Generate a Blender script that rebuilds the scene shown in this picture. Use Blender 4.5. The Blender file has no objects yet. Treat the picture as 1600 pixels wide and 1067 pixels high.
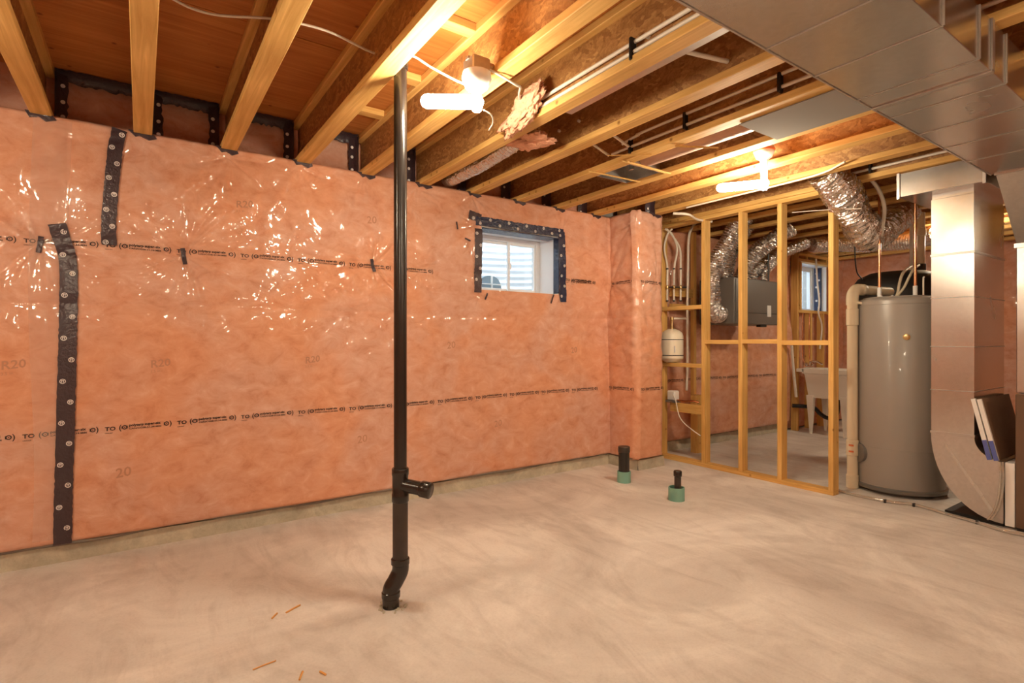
import bpy, bmesh, math, random
import numpy as np
from mathutils import Vector, Matrix, noise as mnoise

# ------------------------------------------------------------------ camera
F_PX, CX, CY = 839.0, 800.0, 533.5
YAW = math.radians(34.66)
CAM_H = 1.2
SC = bpy.context.scene
COL = SC.collection
cam_d = bpy.data.cameras.new('camera')
cam_d.sensor_width = 36.0
cam_d.lens = F_PX / 1600.0 * 36.0
cam_d.clip_start = 0.02
cam = bpy.data.objects.new('camera', cam_d)
COL.objects.link(cam)
cam.location = (0, 0, CAM_H)
cam.rotation_euler = (math.radians(90), 0, -YAW)
SC.camera = cam

# ------------------------------------------------------------------ world, exposure
LAMP_POWER = 225.0
LAMP_COLOR = (1.0, 0.85, 0.62)
world = bpy.data.worlds.new('world')
SC.world = world
world.use_nodes = True
bg = world.node_tree.nodes['Background']
bg.inputs[0].default_value = (0.80, 0.90, 1.0, 1)
bg.inputs[1].default_value = 9.0
vs = SC.view_settings
vs.view_transform = 'Standard'
vs.look = 'None'
vs.gamma = 1.0
vs.use_curve_mapping = False
vs.exposure = 0.27
SC.cycles.max_bounces = 10
SC.cycles.diffuse_bounces = 6
SC.cycles.sample_clamp_indirect = 6.0

# ------------------------------------------------------------------ projection helpers (photo pixel -> place)
SY, CYW = math.sin(YAW), math.cos(YAW)
def ray(u, v):
    a = (u - CX) / F_PX
    return Vector((SY + CYW * a, CYW - SY * a, (CY - v) / F_PX))
O = Vector((0, 0, CAM_H))
def PY(u, v, Y):
    r = ray(u, v); return O + r * (Y / r.y)
def PX(u, v, X):
    r = ray(u, v); return O + r * (X / r.x)
def PZ(u, v, Z):
    r = ray(u, v); return O + r * ((Z - CAM_H) / r.z)
def PD(u, v, d):
    return O + ray(u, v) * d

# ------------------------------------------------------------------ materials
def newmat(name):
    m = bpy.data.materials.new(name); m.use_nodes = True
    nt = m.node_tree
    return m, nt, nt.nodes['Principled BSDF']
def simple(name, col, rough=0.5, metal=0.0, spec=0.5, bump=0.0, bscale=40.0, var=0.0, vscale=8.0, coat=0.0):
    m, nt, b = newmat(name)
    b.inputs['Base Color'].default_value = (*col, 1)
    b.inputs['Roughness'].default_value = rough
    b.inputs['Metallic'].default_value = metal
    b.inputs['Specular IOR Level'].default_value = spec
    b.inputs['Coat Weight'].default_value = coat
    tc = nt.nodes.new('ShaderNodeTexCoord')
    n = nt.nodes.new('ShaderNodeTexNoise'); n.inputs['Scale'].default_value = vscale; n.inputs['Detail'].default_value = 5
    nt.links.new(tc.outputs['Object'], n.inputs['Vector'])
    mx = nt.nodes.new('ShaderNodeMix'); mx.data_type = 'RGBA'
    v = max(var, 0.03)
    mx.inputs[6].default_value = (*[max(0, c * (1 - v)) for c in col], 1)
    mx.inputs[7].default_value = (*[min(1, c * (1 + v)) for c in col], 1)
    nt.links.new(n.outputs['Fac'], mx.inputs[0]); nt.links.new(mx.outputs[2], b.inputs['Base Color'])
    if bump > 0:
        n2 = nt.nodes.new('ShaderNodeTexNoise'); n2.inputs['Scale'].default_value = bscale; n2.inputs['Detail'].default_value = 4
        nt.links.new(tc.outputs['Object'], n2.inputs['Vector'])
        bp = nt.nodes.new('ShaderNodeBump'); bp.inputs['Strength'].default_value = bump; bp.inputs['Distance'].default_value = 0.01
        nt.links.new(n2.outputs['Fac'], bp.inputs['Height']); nt.links.new(bp.outputs['Normal'], b.inputs['Normal'])
    return m
def ramp(nt, stops):
    r = nt.nodes.new('ShaderNodeValToRGB')
    e = r.color_ramp.elements
    e[0].position, e[0].color = stops[0][0], (*stops[0][1], 1)
    e[1].position, e[1].color = stops[-1][0], (*stops[-1][1], 1)
    for p, c in stops[1:-1]:
        k = e.new(p); k.color = (*c, 1)
    return r
def texco(nt, scale=(1, 1, 1), rot=(0, 0, 0)):
    tc = nt.nodes.new('ShaderNodeTexCoord'); mp = nt.nodes.new('ShaderNodeMapping')
    mp.inputs['Scale'].default_value = scale; mp.inputs['Rotation'].default_value = rot
    nt.links.new(tc.outputs['Object'], mp.inputs['Vector'])
    return mp.outputs['Vector']
def noise_n(nt, vec, scale, detail=5, dist=0.0, rough=0.5):
    n = nt.nodes.new('ShaderNodeTexNoise')
    n.inputs['Scale'].default_value = scale; n.inputs['Detail'].default_value = detail
    n.inputs['Distortion'].default_value = dist; n.inputs['Roughness'].default_value = rough
    nt.links.new(vec, n.inputs['Vector'])
    return n.outputs['Fac']
def mixc(nt, fac, a, b, mode='MIX'):
    m = nt.nodes.new('ShaderNodeMix'); m.data_type = 'RGBA'; m.blend_type = mode
    for s, i in ((fac, 0), (a, 6), (b, 7)):
        if isinstance(s, (float, int)): m.inputs[i].default_value = s
        elif isinstance(s, tuple): m.inputs[i].default_value = (*s, 1)
        else: nt.links.new(s, m.inputs[i])
    return m.outputs[2]
def bumpn(nt, h, strength, dist):
    b = nt.nodes.new('ShaderNodeBump'); b.inputs['Strength'].default_value = strength; b.inputs['Distance'].default_value = dist
    nt.links.new(h, b.inputs['Height']); return b.outputs['Normal']

def mat_poly():
    m, nt, b = newmat('pink_batts_behind_clear_film')
    v = texco(nt)
    fib = noise_n(nt, texco(nt, (1.0, 1.0, 1.5), (0, 0.6, 0)), 8.0, 10, 0.55, 0.70)
    r = ramp(nt, [(0.27, (0.54, 0.225, 0.12)), (0.44, (0.66, 0.335, 0.205)), (0.58, (0.71, 0.39, 0.255)), (0.76, (0.79, 0.50, 0.365))])
    nt.links.new(fib, r.inputs[0])
    big = noise_n(nt, v, 1.6, 3, 0.6)
    r2 = ramp(nt, [(0.38, (1.03, 0.95, 0.90)), (0.60, (0.97, 1.04, 1.20))])
    nt.links.new(big, r2.inputs[0])
    c = mixc(nt, 1.0, r.outputs[0], r2.outputs[0], 'MULTIPLY')
    nt.links.new(c, b.inputs['Base Color'])
    b.inputs['Roughness'].default_value = 0.75
    b.inputs['Specular IOR Level'].default_value = 0.15
    nt.links.new(bumpn(nt, fib, 0.25, 0.02), b.inputs['Normal'])
    b.inputs['Coat Weight'].default_value = 0.85
    b.inputs['Coat Roughness'].default_value = 0.07
    b.inputs['Coat IOR'].default_value = 1.5
    vv = texco(nt, (1.0, 1.0, 0.55), (0.0, 0.35, 0.0))
    dn = nt.nodes.new('ShaderNodeTexNoise'); dn.inputs['Scale'].default_value = 3.0; dn.inputs['Detail'].default_value = 3
    nt.links.new(vv, dn.inputs['Vector'])
    sc = nt.nodes.new('ShaderNodeVectorMath'); sc.operation = 'SCALE'; sc.inputs['Scale'].default_value = 0.5
    nt.links.new(dn.outputs['Color'], sc.inputs[0])
    ad = nt.nodes.new('ShaderNodeVectorMath'); ad.operation = 'ADD'
    nt.links.new(vv, ad.inputs[0]); nt.links.new(sc.outputs[0], ad.inputs[1])
    vo = nt.nodes.new('ShaderNodeTexVoronoi'); vo.feature = 'DISTANCE_TO_EDGE'; vo.inputs['Scale'].default_value = 7.5
    nt.links.new(ad.outputs[0], vo.inputs['Vector'])
    soft = noise_n(nt, vv, 9.0, 1.5, 1.2, 0.5)
    mm = nt.nodes.new('ShaderNodeMath'); mm.operation = 'MULTIPLY_ADD'; mm.inputs[1].default_value = 0.40
    nt.links.new(vo.outputs['Distance'], mm.inputs[0]); nt.links.new(soft, mm.inputs[2])
    nt.links.new(bumpn(nt, mm.outputs[0], 0.26, 0.022), b.inputs['Coat Normal'])
    return m
def mat_wood(name, dark, light, axis='Y', scale=1.0):
    m, nt, b = newmat(name)
    sc = {'X': (0.7, 14, 14), 'Y': (14, 0.7, 14), 'Z': (14, 14, 0.7)}[axis]
    v = texco(nt, tuple(s * scale for s in sc))
    g = noise_n(nt, v, 2.2, 6, 1.2, 0.6)
    r = ramp(nt, [(0.3, dark), (0.52, tuple((a + c) / 2 for a, c in zip(dark, light))), (0.68, light)])
    nt.links.new(g, r.inputs[0])
    v2 = texco(nt)
    kn = nt.nodes.new('ShaderNodeTexVoronoi'); kn.inputs['Scale'].default_value = 6.5
    nt.links.new(v2, kn.inputs['Vector'])
    kr = ramp(nt, [(0.03, (0.30, 0.16, 0.07)), (0.10, (1, 1, 1))])
    nt.links.new(kn.outputs['Distance'], kr.inputs[0])
    pt = noise_n(nt, v2, 1.7, 3)
    pr = ramp(nt, [(0.35, (0.82, 0.78, 0.72)), (0.65, (1.0, 1.0, 1.0))])
    nt.links.new(pt, pr.inputs[0])
    c = mixc(nt, 0.8, r.outputs[0], kr.outputs[0], 'MULTIPLY')
    c = mixc(nt, 1.0, c, pr.outputs[0], 'MULTIPLY')
    nt.links.new(c, b.inputs['Base Color'])
    b.inputs['Roughness'].default_value = 0.62
    b.inputs['Specular IOR Level'].default_value = 0.3
    nt.links.new(bumpn(nt, g, 0.25, 0.004), b.inputs['Normal'])
    return m
def mat_osb():
    m, nt, b = newmat('oriented_strand_board')
    v = texco(nt, (1, 0.55, 1.0))
    vo = nt.nodes.new('ShaderNodeTexVoronoi'); vo.inputs['Scale'].default_value = 44; vo.inputs['Randomness'].default_value = 1
    vd = nt.nodes.new('ShaderNodeVectorMath'); vd.operation = 'ADD'
    nz = nt.nodes.new('ShaderNodeTexNoise'); nz.inputs['Scale'].default_value = 9; nz.inputs['Detail'].default_value = 3
    nt.links.new(v, nz.inputs['Vector'])
    sc = nt.nodes.new('ShaderNodeVectorMath'); sc.operation = 'SCALE'; sc.inputs['Scale'].default_value = 0.22
    nt.links.new(nz.outputs['Color'], sc.inputs[0])
    nt.links.new(v, vd.inputs[0]); nt.links.new(sc.outputs[0], vd.inputs[1])
    nt.links.new(vd.outputs[0], vo.inputs['Vector'])
    sep = nt.nodes.new('ShaderNodeSeparateColor'); nt.links.new(vo.outputs['Color'], sep.inputs[0])
    r = ramp(nt, [(0.0, (0.32, 0.145, 0.045)), (0.35, (0.40, 0.195, 0.060)), (0.7, (0.47, 0.24, 0.08)), (1.0, (0.58, 0.33, 0.12))])
    nt.links.new(sep.outputs[0], r.inputs[0])
    st = noise_n(nt, texco(nt), 38, 6, 2.0)
    sr = ramp(nt, [(0.3, (0.72, 0.66, 0.6)), (0.7, (1, 1, 1))]); nt.links.new(st, sr.inputs[0])
    nt.links.new(mixc(nt, 1.0, r.outputs[0], sr.outputs[0], 'MULTIPLY'), b.inputs['Base Color'])
    b.inputs['Roughness'].default_value = 0.6
    nt.links.new(bumpn(nt, vo.outputs['Distance'], 0.3, 0.004), b.inputs['Normal'])
    return m
def mat_concrete(name, light, dark, s=1.0, rough=0.75, patch=0.6):
    m, nt, b = newmat(name)
    v = texco(nt)
    a = noise_n(nt, v, 1.1 * s, 7, 0.9, 0.62)
    r = ramp(nt, [(0.30, dark), (0.50, tuple((x + y) / 2 for x, y in zip(light, dark))), (0.62, light)])
    nt.links.new(a, r.inputs[0])
    v2 = texco(nt, (1.0, 0.35, 1.0), (0, 0, 0.5))
    st = noise_n(nt, v2, 3.2 * s, 8, 2.4, 0.68)
    sr = ramp(nt, [(0.32, (0.78, 0.76, 0.75)), (0.54, (1, 1, 1))]); nt.links.new(st, sr.inputs[0])
    c = mixc(nt, patch, r.outputs[0], sr.outputs[0], 'MULTIPLY')
    fine = noise_n(nt, v, 90, 3)
    fr = ramp(nt, [(0.25, (0.88, 0.87, 0.86)), (0.55, (1, 1, 1))]); nt.links.new(fine, fr.inputs[0])
    c = mixc(nt, 0.6, c, fr.outputs[0], 'MULTIPLY')
    nt.links.new(c, b.inputs['Base Color'])
    b.inputs['Roughness'].default_value = rough
    b.inputs['Specular IOR Level'].default_value = 0.35
    nt.links.new(bumpn(nt, fine, 0.12, 0.004), b.inputs['Normal'])
    return m
def mat_galv(name, col=(0.72, 0.70, 0.67), rough=0.24, bump=0.05):
    m, nt, b = newmat(name)
    b.inputs['Metallic'].default_value = 1.0
    v = texco(nt)
    a = noise_n(nt, v, 3.0, 3, 0.5)
    rr = nt.nodes.new('ShaderNodeMapRange'); rr.inputs[3].default_value = rough - 0.06; rr.inputs[4].default_value = rough + 0.08
    nt.links.new(a, rr.inputs[0]); nt.links.new(rr.outputs[0], b.inputs['Roughness'])
    vo = nt.nodes.new('ShaderNodeTexVoronoi'); vo.inputs['Scale'].default_value = 60; nt.links.new(v, vo.inputs['Vector'])
    sp = nt.nodes.new('ShaderNodeSeparateColor'); nt.links.new(vo.outputs['Color'], sp.inputs[0])
    nt.links.new(mixc(nt, sp.outputs[0], tuple(c * 0.93 for c in col), col), b.inputs['Base Color'])
    nt.links.new(bumpn(nt, noise_n(nt, v, 2.2, 2), bump, 0.05), b.inputs['Normal'])
    return m
def mat_foil():
    m, nt, b = newmat('crinkled_foil')
    b.inputs['Metallic'].default_value = 1.0
    b.inputs['Base Color'].default_value = (0.74, 0.72, 0.70, 1)
    b.inputs['Roughness'].default_value = 0.22
    nt.links.new(bumpn(nt, noise_n(nt, texco(nt), 38, 3, 1.0), 0.9, 0.012), b.inputs['Normal'])
    return m
def mat_emit(name, col, strength):
    m, nt, b = newmat(name)
    b.inputs['Base Color'].default_value = (1, 1, 1, 1)
    b.inputs['Emission Color'].default_value = (*col, 1)
    b.inputs['Emission Strength'].default_value = strength
    return m
def mat_clear(name, col=(1, 1, 1), gloss=0.1, milky=0.0, milk=(0.9, 0.88, 0.85)):
    m = bpy.data.materials.new(name); m.use_nodes = True
    nt = m.node_tree; nt.nodes.clear()
    out = nt.nodes.new('ShaderNodeOutputMaterial')
    tr = nt.nodes.new('ShaderNodeBsdfTransparent'); tr.inputs[0].default_value = (*col, 1)
    gl = nt.nodes.new('ShaderNodeBsdfGlossy'); gl.inputs['Roughness'].default_value = 0.06
    df = nt.nodes.new('ShaderNodeBsdfDiffuse'); df.inputs[0].default_value = (*milk, 1)
    m1 = nt.nodes.new('ShaderNodeMixShader'); m1.inputs[0].default_value = milky
    nt.links.new(tr.outputs[0], m1.inputs[1]); nt.links.new(df.outputs[0], m1.inputs[2])
    m2 = nt.nodes.new('ShaderNodeMixShader'); m2.inputs[0].default_value = gloss
    nt.links.new(m1.outputs[0], m2.inputs[1]); nt.links.new(gl.outputs[0], m2.inputs[2])
    nt.links.new(m2.outputs[0], out.inputs[0])
    return m

M = {}
M['poly'] = mat_poly()
M['lap'] = mat_clear('doubled_clear_film', (1, 0.97, 0.95), 0.06, 0.20, (0.9, 0.72, 0.62))
M['studY'] = mat_wood('spruce_lumber_lengthwise', (0.64, 0.36, 0.10), (0.88, 0.58, 0.21), 'Y')
M['studZ'] = mat_wood('spruce_lumber_upright', (0.64, 0.36, 0.10), (0.88, 0.58, 0.21), 'Z')
M['studX'] = mat_wood('spruce_lumber_crosswise', (0.64, 0.36, 0.10), (0.88, 0.58, 0.21), 'X')
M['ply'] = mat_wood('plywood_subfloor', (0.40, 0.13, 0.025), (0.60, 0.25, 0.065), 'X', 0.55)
M['osb'] = mat_osb()
M['floor'] = mat_concrete('concrete_slab', (0.84, 0.81, 0.765), (0.58, 0.54, 0.505), 1.0, 0.7, 0.8)
M['ledge'] = mat_concrete('concrete_footing', (0.60, 0.56, 0.44), (0.40, 0.37, 0.29), 4.0, 0.85)
M['found'] = simple('foundation_concrete', (0.4, 0.38, 0.35), 0.9, var=0.1)
M['abs'] = simple('black_abs', (0.018, 0.013, 0.011), 0.24, spec=0.6)
M['abs_dusty'] = simple('dusty_black_abs', (0.045, 0.034, 0.028), 0.45, var=0.4, vscale=14)
M['teal'] = simple('teal_pipe', (0.20, 0.42, 0.34), 0.5, var=0.12)
M['tape'] = simple('black_tape', (0.048, 0.030, 0.038), 0.28, bump=0.5, bscale=60)
M['tapeblue'] = simple('dark_blue_tape', (0.020, 0.028, 0.070), 0.25, bump=0.5, bscale=60)
M['logo'] = simple('white_print', (0.75, 0.72, 0.70), 0.5)
M['ink'] = simple('black_ink', (0.035, 0.018, 0.015), 0.6)
M['paleink'] = simple('faded_ink', (0.47, 0.225, 0.135), 0.6)
M['galv'] = mat_galv('galvanised_sheet')
M['galvpan'] = mat_galv('weathered_sheet', (0.42, 0.40, 0.38), 0.5)
M['galvdull'] = mat_galv('dull_galvanised_sheet', (0.64, 0.61, 0.58), 0.36)
M['foil'] = mat_foil()
M['cream'] = simple('cream_pvc', (0.80, 0.72, 0.54), 0.35)
M['pex'] = simple('white_plastic_tube', (0.80, 0.74, 0.64), 0.4)
M['white'] = simple('white_plastic', (0.85, 0.84, 0.82), 0.35)
M['porc'] = simple('white_porcelain', (0.88, 0.86, 0.82), 0.2)
M['orange'] = simple('orange_band', (0.75, 0.22, 0.08), 0.4)
M['heater'] = simple('grey_painted_steel', (0.30, 0.275, 0.25), 0.32, spec=0.5, coat=0.15)
M['dgrey'] = simple('dark_grey_steel', (0.15, 0.138, 0.125), 0.35)
M['black'] = simple('black_plastic', (0.012, 0.010, 0.009), 0.5)
M['brown'] = simple('brown_painted_steel', (0.14, 0.082, 0.05), 0.4)
M['kraft'] = simple('brown_filter_mesh', (0.24, 0.14, 0.085), 0.6, bump=0.4, bscale=90, var=0.15)
M['blue'] = simple('blue_print', (0.10, 0.13, 0.42), 0.5)
M['copper'] = simple('copper', (0.75, 0.36, 0.20), 0.25, metal=1.0)
M['chrome'] = simple('chrome', (0.8, 0.8, 0.8), 0.12, metal=1.0)
M['brass'] = simple('brass', (0.7, 0.52, 0.26), 0.3, metal=1.0)
M['tank'] = simple('cream_tank_paint', (0.82, 0.75, 0.60), 0.35)
M['sink'] = simple('white_tub_plastic', (0.84, 0.80, 0.72), 0.4)
M['vinyl'] = simple('white_vinyl', (0.78, 0.79, 0.80), 0.4)
M['well'] = simple('galvanised_window_well', (0.82, 0.85, 0.87), 0.5, metal=0.0)
M['gravel'] = simple('gravel', (0.5, 0.5, 0.5), 0.9, bump=0.8)
M['ventgrey'] = simple('blue_grey_plastic', (0.22, 0.30, 0.36), 0.5)
M['glass'] = mat_clear('window_glass', (0.97, 0.99, 1.0), 0.06)
M['hose'] = mat_clear('clear_vinyl_hose', (0.88, 0.85, 0.8), 0.22, 0.30, (0.7, 0.66, 0.6))
M['bag'] = mat_clear('clear_plastic_wrap', (0.95, 0.93, 0.9), 0.14, 0.22, (0.8, 0.76, 0.68))
M['fluff'] = simple('pink_glass_wool', (0.78, 0.42, 0.27), 0.95, bump=1.0, bscale=55, var=0.25, vscale=20, spec=0.05)
M['grub'] = simple('dark_putty', (0.05, 0.035, 0.03), 0.8)
M['chip'] = simple('orange_wood_chip', (0.72, 0.36, 0.10), 0.7)

# ------------------------------------------------------------------ mesh helpers
def link(name, me, mat=None, parent=None, smooth=False):
    o = bpy.data.objects.new(name, me)
    COL.objects.link(o)
    if mat is not None:
        me.materials.clear(); me.materials.append(M[mat] if isinstance(mat, str) else mat)
    if parent is not None: o.parent = parent
    if smooth:
        me.polygons.foreach_set('use_smooth', [True] * len(me.polygons))
    return o
def obj(name, bm, mat, parent=None, smooth=False):
    me = bpy.data.meshes.new(name)
    bm.normal_update(); bm.to_mesh(me); bm.free()
    return link(name, me, mat, parent, smooth)
def tag(o, label, cat, group=None):
    o['label'] = label; o['category'] = cat
    if group: o['group'] = group
    return o
def struct(o, label=None):
    o['kind'] = 'structure'
    if label: o['label'] = label
    return o
def thing(name, label, cat, loc=(0, 0, 0), group=None):
    o = bpy.data.objects.new(name, None); COL.objects.link(o)
    o.empty_display_size = 0.05
    o.location = loc
    return tag(o, label, cat, group)
def rel(o):
    """keep world coordinates of a mesh built in world space under an Empty with a location"""
    o.matrix_parent_inverse = Matrix.Translation(-Vector(o.parent.location)) if o.parent and o.parent.type == 'EMPTY' else Matrix()
    return o
def add_box(bm, lo, hi, bevel=0.0):
    vs_ = [bm.verts.new((x, y, z)) for x in (lo[0], hi[0]) for y in (lo[1], hi[1]) for z in (lo[2], hi[2])]
    q = [(0, 1, 3, 2), (4, 6, 7, 5), (0, 4, 5, 1), (2, 3, 7, 6), (0, 2, 6, 4), (1, 5, 7, 3)]
    fs = [bm.faces.new([vs_[i] for i in f]) for f in q]
    if bevel > 0:
        es = list({e for f in fs for e in f.edges})
        bmesh.ops.bevel(bm, geom=es, offset=bevel, segments=1, affect='EDGES', profile=0.6)
def box(name, lo, hi, mat, parent=None, bevel=0.0):
    bm = bmesh.new(); add_box(bm, lo, hi, bevel)
    o = obj(name, bm, mat, parent)
    return rel(o) if parent else o
def add_prism(bm, poly, d):
    """poly: list of 3D points (planar), d: extrusion vector"""
    d = Vector(d)
    a = [bm.verts.new(p) for p in poly]; b = [bm.verts.new(Vector(p) + d) for p in poly]
    bm.faces.new(a[::-1]); bm.faces.new(b)
    n = len(poly)
    for i in range(n):
        bm.faces.new((a[i], a[(i + 1) % n], b[(i + 1) % n], b[i]))
    bmesh.ops.recalc_face_normals(bm, faces=bm.faces[:])
def prism(name, poly, d, mat, parent=None):
    bm = bmesh.new(); add_prism(bm, poly, d)
    o = obj(name, bm, mat, parent)
    return rel(o) if parent else o
def crom(pts, n=8):
    pts = [Vector(p) for p in pts]
    if len(pts) < 3: return pts
    out = []
    P = [pts[0] * 2 - pts[1]] + pts + [pts[-1] * 2 - pts[-2]]
    for i in range(1, len(P) - 2):
        p0, p1, p2, p3 = P[i - 1], P[i], P[i + 1], P[i + 2]
        for k in range(n):
            t = k / n
            out.append(0.5 * ((2 * p1) + (p2 - p0) * t + (2 * p0 - 5 * p1 + 4 * p2 - p3) * t * t + (3 * p1 - p0 - 3 * p2 + p3) * t ** 3))
    out.append(pts[-1])
    return out
def add_tube(bm, path, r, segs=10, caps=True, rf=None):
    path = [Vector(p) for p in path]
    n = len(path)
    rings = []
    t0 = (path[1] - path[0]).normalized()
    up = Vector((0, 0, 1)) if abs(t0.z) < 0.9 else Vector((1, 0, 0))
    nrm = (up - t0 * up.dot(t0)).normalized()
    for i in range(n):
        t = (path[min(i + 1, n - 1)] - path[max(i - 1, 0)]).normalized()
        nrm = (nrm - t * nrm.dot(t)).normalized()
        bn = t.cross(nrm)
        ring = []
        for k in range(segs):
            a = 2 * math.pi * k / segs
            rr = rf(i, k, a) if rf else (r[i] if isinstance(r, (list, tuple)) else r)
            ring.append(bm.verts.new(path[i] + (nrm * math.cos(a) + bn * math.sin(a)) * rr))
        rings.append(ring)
    for i in range(n - 1):
        for k in range(segs):
            bm.faces.new((rings[i][k], rings[i][(k + 1) % segs], rings[i + 1][(k + 1) % segs], rings[i + 1][k]))
    if caps:
        bm.faces.new(rings[0][::-1]); bm.faces.new(rings[-1])
def tube(name, pts, r, mat, parent=None, segs=10, n=8, smooth=True, curve=True):
    bm = bmesh.new()
    add_tube(bm, crom(pts, n) if curve else pts, r, segs)
    bmesh.ops.recalc_face_normals(bm, faces=bm.faces[:])
    o = obj(name, bm, mat, parent, smooth)
    if smooth: o.data.set_sharp_from_angle(angle=math.radians(50))
    return rel(o) if parent else o
def add_lathe(bm, prof, c, axis='Z', segs=24):
    """prof: list of (r, h) along axis from c"""
    c = Vector(c)
    rings = []
    for r, h in prof:
        ring = []
        for k in range(segs):
            a = 2 * math.pi * k / segs
            x, y = max(r, 1e-4) * math.cos(a), max(r, 1e-4) * math.sin(a)
            p = {'Z': (x, y, h), 'X': (h, x, y), 'Y': (x, h, y)}[axis]
            ring.append(bm.verts.new(c + Vector(p)))
        rings.append(ring)
    for i in range(len(rings) - 1):
        for k in range(segs):
            bm.faces.new((rings[i][k], rings[i][(k + 1) % segs], rings[i + 1][(k + 1) % segs], rings[i + 1][k]))
    bm.faces.new(rings[0][::-1]); bm.faces.new(rings[-1])
    bmesh.ops.recalc_face_normals(bm, faces=bm.faces[:])
def lathe(name, prof, c, mat, parent=None, axis='Z', segs=24):
    bm = bmesh.new(); add_lathe(bm, prof, c, axis, segs)
    o = obj(name, bm, mat, parent, True)
    o.data.set_sharp_from_angle(angle=math.radians(38))
    return rel(o) if parent else o
def flex(name, pts, r, mat='foil', parent=None, seed=0, pitch=0.022, crinkle=0.10, n=None, segs=18):
    base = crom(pts, 14)
    # resample evenly
    L = [0]
    for a, b in zip(base, base[1:]): L.append(L[-1] + (b - a).length)
    tot = L[-1]; step = pitch / 2; cnt = max(6, int(tot / step))
    path = []; j = 0
    for i in range(cnt + 1):
        s = tot * i / cnt
        while j < len(L) - 2 and L[j + 1] < s: j += 1
        t = (s - L[j]) / max(1e-6, L[j + 1] - L[j])
        path.append(base[j].lerp(base[j + 1], min(1, t)))
    rnd = random.Random(seed)
    jit = [[rnd.uniform(-1, 1) for k in range(segs)] for i in range(cnt + 1)]
    lowf = [rnd.uniform(0, 6.28) for _ in range(3)]
    def rf(i, k, a):
        return r * (1 + 0.05 * (1 if i % 2 else -1) + crinkle * 0.5 * jit[i][k] + crinkle * 0.6 * math.sin(i * 0.21 + 2 * a + lowf[0]))
    bm = bmesh.new(); add_tube(bm, path, r, segs, True, rf)
    bmesh.ops.recalc_face_normals(bm, faces=bm.faces[:])
    o = obj(name, bm, mat, parent)
    return rel(o) if parent else o

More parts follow.
